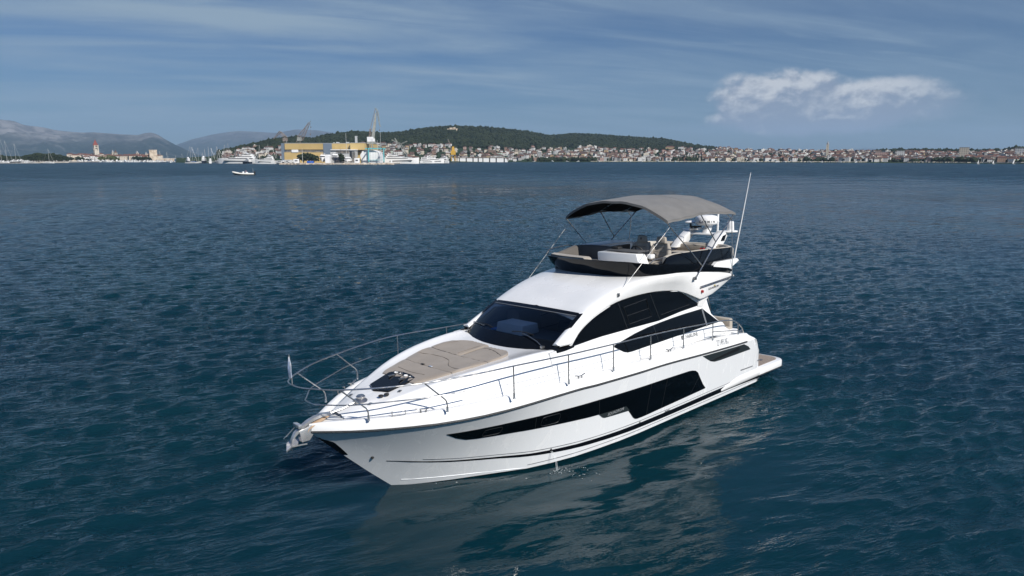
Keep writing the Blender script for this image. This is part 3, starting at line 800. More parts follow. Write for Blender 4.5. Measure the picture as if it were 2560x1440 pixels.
# ---- deckhouse: sides, windows, roof
def cabY(x, z):
    y = float(np.interp(z, [2.0, 2.35, 2.75, 3.4, 4.0], [1.93, 1.85, 1.74, 1.66, 1.60]))
    return y + float(np.interp(x, [2.4, 3.4, 8.4, 9.6, 10.0], [.02, 0, 0, .03, .04]))
def cab_panel(name, m, up, lo, parent=None, off=0.0, step=.12, sgn=1, nz=6, skirt=.05):
    ux, uz = zip(*up); lx, lz = zip(*lo)
    x0, x1 = max(min(ux), min(lx)), min(max(ux), max(lx))
    N = max(2, int((x1 - x0) / step))
    xsn = sorted(set([round(x0 + (x1 - x0) * i / N, 5) for i in range(N + 1)] + [x for x in ux + lx if x0 < x < x1]))
    rg = []
    for x in xsn:
        a, b = float(np.interp(x, lx, lz)), float(np.interp(x, ux, uz)); b = max(b, a + .002)
        zs = [a + (b - a) * j / nz for j in range(nz + 1)]
        rg.append([(x, (cabY(x, zs[0]) + off - skirt) * sgn, zs[0])] + [(x, (cabY(x, z) + off) * sgn, z) for z in zs] + [(x, (cabY(x, zs[-1]) + off - skirt) * sgn, zs[-1])])
    return MB().loft(rg, cap=True).build(name, m, parent or yacht, smooth=35)
arch = spline([(9.24, 0, 2.72), (8.87, 0, 3.01), (8.42, 0, 3.22), (7.96, 0, 3.37), (7.37, 0, 3.505), (6.5, 0, 3.565), (5.6, 0, 3.555), (4.75, 0, 3.465)], 5)
arch = [(p.x, p.z) for p in arch] + [(4.61, 3.44), (4.50, 3.405), (4.39, 3.35), (3.62, 2.94)]
arch = sorted(arch)
archZ = lambda x: float(np.interp(x, *zip(*arch)))
lowsill = [(3.62, 2.93), (4.6, 2.88), (5.66, 2.785), (6.8, 2.78), (8.1, 2.765), (9.24, 2.715)]
for sgn in (1, -1):
    cs = cab_panel('cabin_side', 'gelcoat', [(2.45, 2.06), (2.80, 2.35), (3.1, 2.60), (3.3, 3.26), (3.62, 3.36), (4.5, 3.5), (8.2, 3.45), (8.9, 3.05), (9.3, 2.74), (10.0, 2.70)], [(2.45, 1.94), (10.0, 1.99)], sgn=sgn)
    uw = cab_panel('side_window', 'black_glass', arch, lowsill, parent=cs, off=.012, sgn=sgn)
    for xa, za, xb, zb in ((7.33, 3.49, 7.05, 2.79), (5.95, 3.55, 5.62, 2.80)):
        m = MB(); rg = []
        for k in range(7):
            x, z = xa + (xb - xa) * k / 6, za + (zb - za) * k / 6; y = (cabY(x, z) + .018) * sgn
            rg.append([(x - .013, y, z), (x + .013, y, z)])
        m.loft(rg).build('mullion', 'frame_dark', uw, solid=.006)
    m = MB()      # thin frame of the opening pane
    P = [(7.13, 3.36), (6.15, 3.44), (6.0, 2.95), (6.95, 2.90)]
    m.tube([(x, (cabY(x, z) + .016) * sgn, z) for x, z in P], .011, 5, closed=True)
    m.tube([(x, (cabY(x, z) + .016) * sgn, z) for x, z in ((7.04, 3.12), (6.08, 3.18))], .009, 5)
    m.build('opening_frame', 'frame_dark', uw)
    m = MB(); m.tube([(x, (cabY(x, z) + .016) * sgn, z) for x, z in ((5.55, 2.93), (4.15, 3.02))], .008, 5)
    m.build('opening_frame', 'frame_dark', uw)
    lw_up = [(2.81, 2.335), (3.5, 2.81), (4.4, 2.79), (5.0, 2.765), (5.52, 2.735), (6.2, 2.69), (6.8, 2.62), (7.42, 2.515), (7.74, 2.462)]
    lw_lo = [(2.81, 2.315), (4.4, 2.275), (5.9, 2.235), (7.0, 2.205), (7.21, 2.21), (7.36, 2.25), (7.74, 2.455)]
    lw = cab_panel('side_window', 'black_glass', lw_up, lw_lo, parent=cs, off=.012, sgn=sgn)
    for xa, za, xb, zb, w in ((3.52, 2.80, 3.45, 2.29, .035), (5.95, 2.70, 5.86, 2.24, .008)):
        m = MB(); rg = []
        for k in range(7):
            x, z = xa + (xb - xa) * k / 6, za + (zb - za) * k / 6; y = (cabY(x, z) + .018) * sgn
            rg.append([(x - w, y, z), (x + w, y, z)])
        m.loft(rg).build('mullion', 'grey_line' if w > .02 else 'charcoal', lw, solid=.006)
    xx = (4.75, 3.9) if sgn > 0 else (3.9, 4.75)
    zt = 2.16
    text('FAIRLINE', .15, 'lettering_grey', cs, (xx[0] - (.16 if sgn > 0 else 0), (cabY(4.7, zt) + .006) * sgn, zt), (xx[1] - xx[0], 0, 0), (0, -.2 * sgn, 1), stretch=1.05, conform=cabY)
    ex = xx[0] if sgn > 0 else xx[1] + .1
    MB().prism([(ex - .06, zt + .07), (ex + .06, zt + .07), (ex + .04, zt - .02), (ex, zt - .09), (ex - .04, zt - .02)], (cabY(4.7, zt) + .003) * sgn, (cabY(4.7, zt) + .008) * sgn, 'y').build('shield_emblem', 'lettering_grey', cs)
    # door seam lines of the side deck locker
    for xs_ in ((6.75, 6.0), (3.5, 3.3)):
        pass
# roof: one moulding from the windscreen head to the overhang aft, with its side fascia
rX = [9.66, 9.4, 9.0, 8.62, 8.2, 7.8, 7.4, 6.9, 6.5, 6.1, 5.7, 5.0, 4.4, 3.9, 3.5, 3.25, 2.9, 2.5, 2.2, 2.06]
rYe = T(rX[::-1], [1.735, 1.71, 1.67, 1.645, 1.645, 1.655, 1.67, 1.70, 1.74, 1.78, 1.82, 1.88, 1.91, 1.935, 1.95, 1.955, 1.965, 1.97, 1.965, 1.90][::-1])
rZe = T(rX[::-1], [2.84, 2.985, 3.19, 3.40, 3.58, 3.72, 3.83, 3.93, 3.985, 4.02, 4.035, 4.03, 3.99, 3.94, 3.90, 3.87, 3.83, 3.77, 3.715, 3.68][::-1])
def rZl(x):
    if x > 4.5: return archZ(min(x, 9.24)) + .03 if x < 9.2 else float(np.interp(x, [9.2, 9.66], [2.78, 2.79]))
    return float(np.interp(x, [2.06, 2.5, 2.92, 3.25, 3.85, 4.2, 4.5], [3.63, 3.48, 3.33, 3.23, 3.14, 3.30, 3.43]))
rCz = T([2.0, 3.0, 5, 6.2, 6.8, 7.4, 8.0, 8.62], [3.72, 3.86, 4.0, 4.06, 4.03, 3.91, 3.70, 3.44])
FASC = {}
rg = []
fine = []
for a, b in zip(rX[:-1], rX[1:]): fine += [a, (a + b) / 2]
fine.append(rX[-1])
for x in fine:
    ye, ze, zl = rYe(x), rZe(x), rZl(x)
    zl = min(zl, ze - .05)
    yb = cabY(x, zl) + .03 if x > 4.7 else cabY(x, zl) + .03 + (1.915 - cabY(x, zl) - .03) * min(1, (4.7 - x) / .8)
    FASC[round(x, 3)] = (ye + .012, ze - .07, yb + .004, zl + .035)
    low = [(x, ye - .05, ze + .0), (x, ye, ze - .03), (x, ye + .012, ze - .07), (x, ye + .6 * (yb - ye) + .01, ze + (zl - ze) * .55), (x, yb + .004, zl + .035), (x, yb - .012, zl), (x, cabY(x, zl) - .10, zl + .01 if x > 4.7 else zl + .10)]
    if x <= 8.62:
        cz = rCz(x)
        low = [(x, 0, cz), (x, ye * .3, cz - .004 + (ze - cz) * .06), (x, ye * .58, cz + (ze + .02 - cz) * .28), (x, ye * .80, cz + (ze + .03 - cz) * .62), (x, ye - .15, ze + .02)] + low
    else:
        p = (x, ye - .14, ze + .005); low = [(x, ye - .19, ze - .05)] * 4 + [p] + low
    rg.append(low)
roof = MB().loft(rg, cap=True).build('deckhouse_roof', 'gelcoat', yacht, mirror=True, smooth=50)
def fascY(x, z):
    q = min(FASC, key=lambda k: abs(k - x)); ya, za, yb, zb = FASC[q]
    return float(np.interp(z, [zb, za], [yb, ya]))
for sgn in (1, -1):
    # aft roof support between the two side windows and the overhang
    MB().loft([[(x, 1.72 * sgn, z), (x, 1.84 * sgn, z)] for x, z in ()] or [[(3.7, y * sgn, 3.3), (3.0, y * sgn, 3.40), (3.48, (y - .06) * sgn, 2.86), (3.75, (y - .06) * sgn, 2.9)] for y in (1.64, 1.80)], closed=True, cap=True).build('roof_support', 'gelcoat', yacht, smooth=20)
    m = MB().tube([(3.95, (fascY(3.95, 3.5) + .03) * sgn, 3.50), (2.35, (fascY(2.35, 3.62) + .03) * sgn, 3.62)], .016, 8)
    m.tube([(3.95, (fascY(3.95, 3.54) + .02) * sgn, 3.535), (2.35, (fascY(2.35, 3.65) + .02) * sgn, 3.655)], .010, 6)
    m.build('roof_handrail', 'steel', roof)
    MB().lathe([(0, 0), (.045, 0), (.04, .05), (0, .05)], (0, 0, 0), 12).build('navigation_light', 'red_plastic' if sgn > 0 else 'charcoal', roof, loc=(3.85, fascY(3.85, 3.38) * sgn, 3.38)).rotation_euler = (-math.pi / 2 * sgn, 0, 0)
    xx = (3.52, 2.8) if sgn > 0 else (2.8, 3.52)
    text('SQUADRON', .088, 'lettering_dark', roof, (xx[0], (fascY(3.2, 3.43) + .012) * sgn, 3.40 if sgn > 0 else 3.45), (xx[1] - xx[0], 0, .05 * sgn), (0, .1 * sgn, 1), stretch=1.15, shear=.25, conform=fascY)
    m = MB()
    for dx_, dz_ in ((-.02, .15), (.03, .22)): m.box((3.2 + dx_, (fascY(3.2, 3.42) + .004) * sgn, 3.36 + dz_ * .8), (.085, .010, .035))
    m.build('emblem', 'gold', roof)
# ---- windscreen
wsb = lambda y: (9.66 + .42 * (1 - (abs(y) / 1.70) ** 2.2), 2.685 + .02 * (1 - (y / 1.7) ** 2))
wst = lambda y: (8.60 + .12 * (1 - (abs(y) / 1.66) ** 2), 3.395 + .05 * (1 - (y / 1.66) ** 2))
def ws(u, v, off=0.0):
    """u across (-1..1), v up (0..1)"""
    yb, yt = 1.70 * u, 1.60 * u
    (xb, zb), (xt, zt) = wsb(yb), wst(yt)
    x = xb + (xt - xb) * v; z = zb + (zt - zb) * v + .06 * math.sin(math.pi * v)
    return (x + off * .6, yb + (yt - yb) * v, z + off * .8)
def ws_patch(u0, u1, v0, v1, off, nu=30, nv=8):
    return [[ws(u0 + (u1 - u0) * i / nu, v0 + (v1 - v0) * j / nv, off) for j in range(nv + 1)] for i in range(nu + 1)]
wsc = MB().loft(ws_patch(-1, 1, 0, 1, 0)).build('windscreen', 'tinted_glass', yacht, smooth=60)
mf = MB()
for args in ((-1.02, 1.02, -.06, .20), (-1, 1, .90, 1.0)): mf.loft(ws_patch(*args, .008))
for a, b in ((-1.0, -.93), (.93, 1.0)): mf.loft(ws_patch(a, b, .20, .90, .008, 3, 10))
mf.build('windscreen_surround', 'black_gloss', wsc, smooth=60)
mf = MB()
mf.loft(ws_patch(-.93, .93, .885, .90, .010)); mf.build('glass_edge_line', 'grey_line', wsc)
for sgn in (1, -1):      # black corner that joins the windscreen to the side window
    rg = []
    for k in range(11):
        t = k / 10; x = 9.78 - .62 * t
        z0 = 2.66 + .04 * t; z1 = 2.79 - .04 * t if k else 2.75
        rg.append([(x, (1.69 - .06 + .04 * t) * sgn, z1), (x, (1.785 + .03 * math.sin(math.pi * t)) * sgn, (z0 + z1) / 2 + .02), (x, (1.80 + .02 * math.sin(math.pi * t)) * sgn, z0), (x, 1.6 * sgn, z0 - .03)])
    MB().loft(rg, cap=True).build('corner_trim', 'black_gloss', wsc, smooth=60)
def wiper(y0, ya, yb):
    w = MB()
    p = [ws(y0, .03, .03), ws(y0 - .12, .12, .06), ws(y0 - .30, .20, .06), ws((ya + yb) / 2, .24, .05)]
    w.tube(p, .011, 6)
    w2 = w.build('wiper', 'dull_steel', wsc)
    MB().tube([ws(ya + (yb - ya) * k / 8, .25 + .03 * math.sin(k / 8 * 3.14), .03) for k in range(9)], .012, 5).build('blade', 'rubber', w2)
    MB().box(ws(y0, .03, .03), (.09, .07, .05)).build('pivot', 'steel', w2)
wiper(.80, .15, .55); wiper(-.86, -.75, -.30)
# ---- what shows through the windscreen
dsh = MB()
dsh.loft([[(x, y, z) for y in np.linspace(-1.6, 1.6, 9)] for x, z in ((9.95, 2.60), (9.3, 2.72), (8.6, 2.78), (8.35, 2.74), (8.3, 2.2))], cap=False)
dash = dsh.build('dashboard', 'dash_grey', yacht, solid=.02)
MB().box((9.12, -.22, 2.90), (.62, 1.0, .26), top=(.9, .95)).build('instrument_hood', 'interior_white', dash, bevel=.03)
MB().box((9.22, -.55, 2.77), (.2, 1.0, .03)).build('cloth_edge', 'blue_cloth', dash)
MB().box((7.9, -1.25, 2.75), (.9, .55, .75)).build('saloon_seat', 'interior_beige', yacht, bevel=.08)
MB().box((8.1, .75, 2.6), (.5, .6, .9)).build('saloon_seat', 'interior_dark', yacht, bevel=.08)
MB().box((6.4, 0, 2.05), (6.6, 3.2, .04)).build('saloon_floor', 'interior_dark', yacht)
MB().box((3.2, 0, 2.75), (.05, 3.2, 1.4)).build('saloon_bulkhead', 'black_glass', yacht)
# ---- flybridge: black coaming on the roof, raked forward
fb_b = [(6.60, .0), (6.60, .45), (6.50, 1.0), (6.30, 1.42), (6.10, 1.60), (5.6, 1.76), (5.0, 1.82), (4.0, 1.86), (3.0, 1.88), (2.3, 1.86), (1.95, 1.78)]
fb_zb = [4.055, 4.055, 4.05, 4.045, 4.04, 4.03, 4.01, 3.93, 3.84, 3.77, 3.73]
fb_t = [(6.92, .0), (6.90, .5), (6.82, 1.0), (6.70, 1.42), (6.42, 1.66), (5.85, 1.78), (5.0, 1.88), (4.0, 1.91), (3.0, 1.92), (2.25, 1.90), (1.9, 1.80)]
fb_zt = [4.47, 4.47, 4.465, 4.46, 4.42, 4.345, 4.27, 4.17, 4.02, 3.86, 3.80]
def path(P, Z, n=6): return [tuple(p) for p in spline([(x, y, z) for (x, y), z in zip(P, Z)], n)]
B_, T_ = path(fb_b, fb_zb), path(fb_t, fb_zt)
rg = []
for b, t in zip(B_, T_):
    q = Vector(t) - Vector(b); i_ = Vector((-.07 if b[0] > 6 else 0, -.06 if b[1] > .9 else 0, 0))
    rg.append([tuple(Vector(b) + Vector((0, 0, -.06))), b, tuple(Vector(b) + q * .5 + Vector((.02, .02 if b[1] > .9 else 0, -.01))), t, tuple(Vector(t) + i_ * .5 + Vector((0, 0, .012))), tuple(Vector(t) + i_), tuple(Vector(b) + i_ * 1.2 + Vector((0, 0, -.05)))])
fly = MB().loft(rg).build('flybridge_coaming', 'black_gloss', yacht, mirror=True, smooth=40)
# upper, set-back panel along the sides and stern
up_b = [(5.52, 1.72), (5.0, 1.765), (4.0, 1.80), (3.0, 1.80), (2.2, 1.76), (1.6, 1.58), (1.15, 1.1), (1.0, .5), (.98, 0)]
up_zb = [4.24, 4.20, 4.08, 3.96, 3.90, 3.90, 3.92, 3.93, 3.93]
up_t = [(5.22, 1.68), (4.9, 1.70), (4.0, 1.73), (3.0, 1.74), (2.2, 1.73), (1.66, 1.60), (1.18, 1.1), (.98, .5), (.95, 0)]
up_zt = [4.46, 4.515, 4.52, 4.50, 4.475, 4.455, 4.44, 4.43, 4.43]
B2, T2 = path(up_b, up_zb), path(up_t, up_zt)
rg, lin = [], []
for b, t in zip(B2, T2):
    nrm = Vector((b[0] - 3.2, b[1] * 3, 0)).normalized() if b[0] < 2.2 else Vector((0, 1, 0))
    rg.append([tuple(Vector(b) - Vector((0, 0, .06))), tuple(b), tuple((Vector(b) + Vector(t)) / 2 + nrm * .03), t, tuple(Vector(t) - nrm * .03), tuple(Vector(b) - nrm * .05)])
    T0 = Vector(t) - nrm * .01
    lin.append([tuple(T0 + Vector((0, 0, .012))), tuple(T0 - nrm * .04 + Vector((0, 0, .03))), tuple(T0 - nrm * .11 + Vector((0, 0, .022))), tuple(T0 - nrm * .14 - Vector((0, 0, .06))), tuple(T0 - nrm * .14 - Vector((0, 0, .5)))])
MB().loft(rg, cap=True).build('flybridge_side_panel', 'black_gloss', yacht, mirror=True, smooth=40)
MB().loft(lin, cap=True).build('coaming_liner', 'cream_liner', yacht, mirror=True, smooth=45)
for sgn in (1, -1):
    m = MB().tube([(5.5, 1.80 * sgn, 4.265), (4.0, 1.845 * sgn, 4.135)], .013, 6); m.build('flybridge_trim', 'steel', yacht)
    # white winglets aft of the black band
    pl = [(3.25, 4.03), (3.04, 4.15), (1.78, 4.14), (1.66, 4.06), (2.35, 3.90)]
    a = [(x, (1.80 if x > 3 else 1.76) * sgn, z) for x, z in pl]; b = [(x, (1.93 if x > 2.9 else 1.97 if x > 2 else 1.86) * sgn, z) for x, z in pl]
    n = 5; MB().add(a + b, [tuple(range(n))[::-1], tuple(range(n, 2 * n))] + [(i, (i + 1) % n, n + (i + 1) % n, n + i) for i in range(n)]).build('winglet', 'gelcoat', yacht, bevel=.015, smooth=20)
MB().prism([(6.3, -1.5), (6.5, 0), (6.3, 1.5), (5.6, 1.72), (2.2, 1.78), (1.6, 1.5), (1.15, 1.0), (1.0, 0), (1.15, -1.0), (1.6, -1.5), (2.2, -1.78), (5.6, -1.72)], 3.86, 3.93).build('flybridge_floor', 'teak', yacht)
MB().prism([(2.6, -1.85), (2.6, 1.85), (2.0, 1.82), (1.5, 1.5), (1.1, 1.0), (.98, 0), (1.1, -1.0), (1.5, -1.5), (2.0, -1.82)], 3.70, 3.85).build('flybridge_overhang', 'gelcoat', yacht, bevel=.02)
# front sunbed cushions, lounge, helm console, seats, wet bar, settee
rg = []
for k in range(25):
    y = -1.42 + 1.5 * k / 24; x = 6.82 - .20 * (abs(y) / 1.4) ** 2
    e = 0 if k in (0, 24) else 1; s = 1 + .25 * math.exp(-((y + 1.25) / .18) ** 2)
    rg.append([(x - .02, y, 4.44), (x - .0, y, 4.475 + .03 * e * s), (x - .12, y, 4.50 + .035 * e * s), (x - .28, y, 4.485 + .03 * e), (x - .33, y, 4.40), (x - .33, y, 4.0)])
MB().loft(rg, cap=True).build('bow_cushion', 'upholstery', yacht, smooth=60)
lg = empty('lounge_seat'); lg.parent = yacht
MB().box((5.75, -.75, 4.10), (1.2, 1.5, .34)).build('seat', 'dark_upholstery', lg, bevel=.05)
pb = [tuple(p) for p in fillet([(6.30, -1.45, 0), (5.05, -1.45, 0), (5.05, .0, 0)], .45, 8)]
rg = []
for i, p in enumerate(pb):
    a = pb[max(i - 1, 0)]; b = pb[min(i + 1, len(pb) - 1)]; t = (Vector(b) - Vector(a)).normalized(); nn = Vector((-t.y, t.x, 0))
    q = Vector(p); zt = 4.66 if i < len(pb) - 1 else 4.64; zt -= .16 * max(0, (p[0] - 5.9) / .4)
    rg.append([tuple(q + nn * .08 + Vector((0, 0, 3.95))), tuple(q + nn * .07 + Vector((0, 0, zt - .05))), tuple(q + nn * .02 + Vector((0, 0, zt))), tuple(q - nn * .05 + Vector((0, 0, zt - .01))), tuple(q - nn * .09 + Vector((0, 0, zt - .06))), tuple(q - nn * .10 + Vector((0, 0, 3.95)))])
MB().loft(rg, cap=True).build('backrest', 'dark_upholstery', lg, smooth=50)
hc = empty('helm_console'); hc.parent = yacht
MB().add([(6.16, .02, 4.05), (6.02, 1.42, 4.05), (6.18, .0, 4.62), (6.08, 1.28, 4.62), (5.55, .0, 4.62), (5.62, 1.25, 4.58), (5.5, .0, 4.0), (5.5, 1.46, 4.0)],
         [(0, 1, 3, 2), (2, 3, 5, 4), (0, 2, 4, 6), (1, 7, 5, 3), (4, 5, 7, 6)]).build('console_body', 'gelcoat', hc, bevel=.03)
MB().box((5.62, .62, 4.64), (.5, 1.15, .03)).build('console_top', 'dash_grey', hc, bevel=.01)
MB().box((5.55, .2, 4.67), (.2, .26, .1)).build('compass', 'rubber', hc, bevel=.03)
MB().box((5.45, 1.3, 4.50), (.2, .16, .12)).build('throttle', 'white_plastic', hc, bevel=.02)
wh = MB()
cw = Vector((5.34, .78, 4.56)); ux = Vector((0, 1, 0)); uz = Vector((.42, 0, .9)).normalized()
ringp = [cw + ux * (.21 * math.cos(a)) + uz * (.21 * math.sin(a)) for a in np.linspace(0, 2 * math.pi, 29)[:-1]]
wh.tube(ringp, .021, 8, closed=True)
for a in (math.pi / 2 + .2, -.5, math.pi + .5): wh.tube([cw, cw + ux * (.2 * math.cos(a)) + uz * (.2 * math.sin(a))], .016, 6)
wh.tube([cw, cw + Vector((.2, 0, -.08))], .03, 8)
wh.build('steering_wheel', 'rubber', hc)
def helm_seat(y, x, m):
    s = empty('helm_seat', (x, y, 3.94)); s.parent = yacht
    def slab(pts, w0, w1, th, name, mm, par, belly=.03):
        rg = []
        for i, (px, pz) in enumerate(pts):
            w = w0 + (w1 - w0) * i / (len(pts) - 1)
            rg.append([(px + belly * (1 - (k / 3.5) ** 2) * -1 + (th if abs(k) > 3 else th), w * k / 4, pz) for k in range(-4, 5)] + [(px - .06, w * k / 4, pz) for k in range(4, -5, -1)])
        return MB().loft(rg, closed=True, cap=True).build(name, mm, par, smooth=50, bevel=0)
    bk = slab([(-.02, .36), (-.06, .5), (-.10, .65), (-.13, .80), (-.14, .86)], .27, .21, .05, 'backrest', m, s)
    for sg in (1, -1):
        MB().tube([(.02, .28 * sg, .36), (-.01, .30 * sg, .5), (-.06, .28 * sg, .68), (-.10, .22 * sg, .82)], [.055, .075, .07, .045], 10).build('bolster', m, bk)
    MB().box((-.10, 0, .95), (.13, .34, .2), top=(.8, .85)).build('headrest', m, s, bevel=.045)
    MB().prism([(-.03, .99), (.03, .99), (.02, .94), (0, .91), (-.02, .94)], -.036, -.030, 'x').build('emblem', 'lettering_dark', s)
    for z in (.50, .62, .74): MB().box((.0 - z * .12 + .075, 0, z), (.012, .34, .012)).build('seam', 'dark_upholstery', bk)
    MB().box((.16, 0, .28), (.5, .52, .14)).build('seat', m, s, bevel=.05)
    MB().tube([(.38, -.2, .27), (.44, 0, .25), (.38, .2, .27)], .05, 8).build('bolster', m, s)
    MB().lathe([(0, 0), (.16, 0), (.16, .02), (.06, .05), (.06, .2), (0, .2)], (.1, 0, 0), 14).build('pedestal', 'dull_steel', s)
    for sg in (1, -1): MB().tube([(-.05, .31 * sg, .5), (.16, .31 * sg, .46), (.26, .31 * sg, .44)], .03, 8).build('armrest', 'dark_upholstery', s)
helm_seat(1.16, 4.84, 'upholstery'); helm_seat(.45, 4.78, 'upholstery')
br_ = empty('wet_bar'); br_.parent = yacht
MB().box((4.1, -1.36, 4.28), (1.75, .7, .66)).build('cabinet', 'gelcoat', br_, bevel=.03)
MB().box((4.12, -1.0, 4.32), (1.45, .04, .48)).build('cabinet_opening', 'charcoal_gap', br_)
MB().box((4.1, -1.36, 4.625), (1.7, .68, .03)).build('worktop', 'white_plastic', br_, bevel=.01)
st_ = empty('settee'); st_.parent = yacht
for c, s_ in (((2.2, -1.25, 4.06), (1.9, .6, .26)), ((1.5, 0, 4.06), (.6, 2.6, .26)), ((2.4, 1.28, 4.06), (1.9, .55, .26)),):
    MB().box(c, s_).build('seat', 'upholstery', st_, bevel=.06)
for c, s_ in (((2.3, -1.56, 4.28), (2.2, .14, .3)), ((1.18, 0, 4.28), (.14, 2.3, .28)), ((2.5, 1.52, 4.28), (2.0, .14, .3))):
    MB().box(c, s_).build('backrest', 'upholstery', st_, bevel=.05)
MB().box((2.75, -.35, 4.36), (.9, .8, .04)).build('table_top', 'teak', st_, bevel=.01)
MB().tube([(2.75, -.35, 3.93), (2.75, -.35, 4.35)], .05, 10).build('table_leg', 'steel', st_)
m = MB(); m.tube(fillet([(4.35, 1.55, 4.1), (4.35, 1.55, 4.42), (3.2, 1.5, 4.46)], .1), .014, 6); m.tube(fillet([(5.95, 1.6, 4.33), (5.6, 1.5, 4.42), (4.9, 1.45, 4.46)], .1), .014, 6); m.build('grab_rail', 'steel', yacht)
m = MB(); m.tube(fillet([(6.55, -1.62, 4.50), (6.40, -1.66, 4.62), (5.5, -1.72, 4.66), (5.0, -1.72, 4.55)], .1), .014, 6); m.build('grab_rail', 'steel', yacht)
# ---- sun canopy on its folding hoops
bim = empty('sun_canopy'); bim.parent = yacht
def canZ(x, y):
    u = abs(y) / 1.84
    edge = float(np.interp(x, [1.9, 2.2, 2.5, 3.84, 5.46], [5.50, 5.56, 5.585, 5.62, 5.48]))
    crown = float(np.interp(x, [1.9, 2.1, 2.45, 3.2, 4.2, 5.0, 5.5, 5.75], [5.80, 5.93, 6.06, 6.10, 6.10, 6.06, 6.00, 5.95]))
    z = edge + (crown - edge) * (1 - u ** 2.5)
    for xb in (2.5, 3.84):     # cloth sags a little between the hoops
        pass
    sag = -.022 * math.sin(math.pi * min(max((x - 2.5) / 1.34, 0), 1)) - .03 * math.sin(math.pi * min(max((x - 3.84) / 1.6, 0), 1))
    return z + sag * (1 - .3 * u) + .007 * math.sin(9 * y + 3 * x) + .016 * u * u * math.sin(7.5 * x + 2.5 * y) * math.sin(3.1 * x)
rg = []
NX, NY = 44, 40
for i in range(NX + 1):
    row = []
    for j in range(NY + 1):
        v = -1 + 2 * j / NY; y = 1.84 * math.copysign(abs(v) ** .8 if False else math.sin(v * math.pi / 2) * .55 + v * .45, v)
        front = 5.46 + .12 * (1 - (y / 1.84) ** 2); back = 1.92 - .05 * (1 - (y / 1.84) ** 2)
        x = back + (front - back) * i / NX
        row.append((x, y, canZ(x, y)))
    rg.append(row)
cv = MB().loft(rg).build('canopy', 'canopy_cloth', bim, smooth=60, solid=.02)
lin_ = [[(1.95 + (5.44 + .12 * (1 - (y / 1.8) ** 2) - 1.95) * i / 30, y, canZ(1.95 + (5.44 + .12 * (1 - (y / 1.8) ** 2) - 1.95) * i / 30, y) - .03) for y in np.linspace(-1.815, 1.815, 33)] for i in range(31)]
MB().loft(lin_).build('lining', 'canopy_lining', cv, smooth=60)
for xb in (2.5, 3.84):
    MB().tube([(xb, y, canZ(xb, y) + .012) for y in np.linspace(-1.83, 1.83, 41)], .010, 5).build('seam', 'canopy_seam', cv)
m = MB()      # hem that hangs at the sides and front
for sg in (1, -1):
    m.loft([[(x, 1.84 * sg, canZ(x, 1.84) + .005), (x, 1.85 * sg, canZ(x, 1.84) - .05)] for x in np.linspace(1.95, 5.46, 30)])
m.loft([[(5.46 + .12 * (1 - (y / 1.84) ** 2) + .01, y, canZ(5.5, y) + .01), (5.46 + .12 * (1 - (y / 1.84) ** 2) + .015, y, canZ(5.5, y) - .055)] for y in np.linspace(-1.84, 1.84, 30)])
m.build('hem', 'canopy_cloth', cv, solid=.012)
for sg in (1, -1):
    def tb(name, pts, r=.015): return MB().tube([(x, y * sg, z) for x, y, z in pts], r, 8).build(name, 'steel', bim)
    main = tb('hoop_leg', [(4.24, 1.985, 3.83), (3.83, 1.93, 4.11), (3.08, 1.885, 4.74), (1.98, 1.83, 5.50)], .019)
    tb('hoop_leg', [(3.83, 1.93, 4.11), (5.31, 1.83, 5.32), (5.46, 1.82, 5.47)], .016)
    tb('hoop_leg', [(3.08, 1.885, 4.74), (3.84, 1.83, 5.60)], .016)
    tb('brace', [(2.28, 1.985, 3.69), (2.18, 1.87, 5.35), (2.48, 1.82, 5.57)], .013)
    MB().box((4.26, 1.965 * sg, 3.81), (.1, .06, .09)).build('hinge', 'dull_steel', main, bevel=.01)
    MB().box((2.28, 1.975 * sg, 3.68), (.07, .05, .06)).build('hinge', 'dull_steel', main, bevel=.01)
    ys = 1.69
    stv = MB().tube([(7.36, ys * sg, 3.73), (5.31, 1.83 * sg, 5.32)], .0065, 6).build('stay', 'steel', bim)
    MB().box((7.37, ys * sg, 3.715), (.09, .06, .09)).build('hinge', 'dull_steel', stv, bevel=.01)
for xb, e in ((2.5, 5.58), (3.84, 5.60), (5.46, 5.47)):
    MB().tube([(xb, y, canZ(xb, y) - .03) for y in np.linspace(-1.82, 1.82, 31)], .014, 7).build('hoop', 'steel', bim)
# ---- radar arch
ra = empty('radar_arch'); ra.parent = yacht
for sg in (1, -1):
    lg_ = [(x, (w0 * sg), (w1 * sg), z, L) for x, w0, w1, z, L in ((1.20, .54, .80, 4.30, .58), (.98, .52, .79, 4.50, .52), (.74, .50, .77, 4.68, .46), (.50, .46, .78, 4.80, .46))]
    MB().loft([[(x + L / 2, a, z), (x - L / 2, a, z - .02), (x - L / 2, b, z - .02), (x + L / 2, b, z)] for x, a, b, z, L in lg_], closed=True, cap=True).build('arch_leg', 'gelcoat', ra, smooth=30, bevel=.02)
    MB().add([(x, .785 * sg, z) for x, z in ((1.12, 4.38), (.80, 4.70), (.60, 4.74), (.78, 4.42))] + [(x, .775 * sg, z) for x, z in ((1.12, 4.38), (.80, 4.70), (.60, 4.74), (.78, 4.42))], [(0, 1, 2, 3), (7, 6, 5, 4), (0, 4, 5, 1), (1, 5, 6, 2), (2, 6, 7, 3), (3, 7, 4, 0)]).build('arch_inset', 'black_gloss', ra, smooth=0)
    MB().prism([(.74, .48 * sg), (.60, .86 * sg), (.40, 1.04 * sg), (.28, 1.02 * sg), (.14, .5 * sg)], 4.79, 4.85).build('arch_wing', 'gelcoat', ra, bevel=.02)
MB().box((.48, 0, 4.72), (.5, 1.2, .06), top=(.9, .97)).build('arch_bridge', 'gelcoat', ra, bevel=.02)
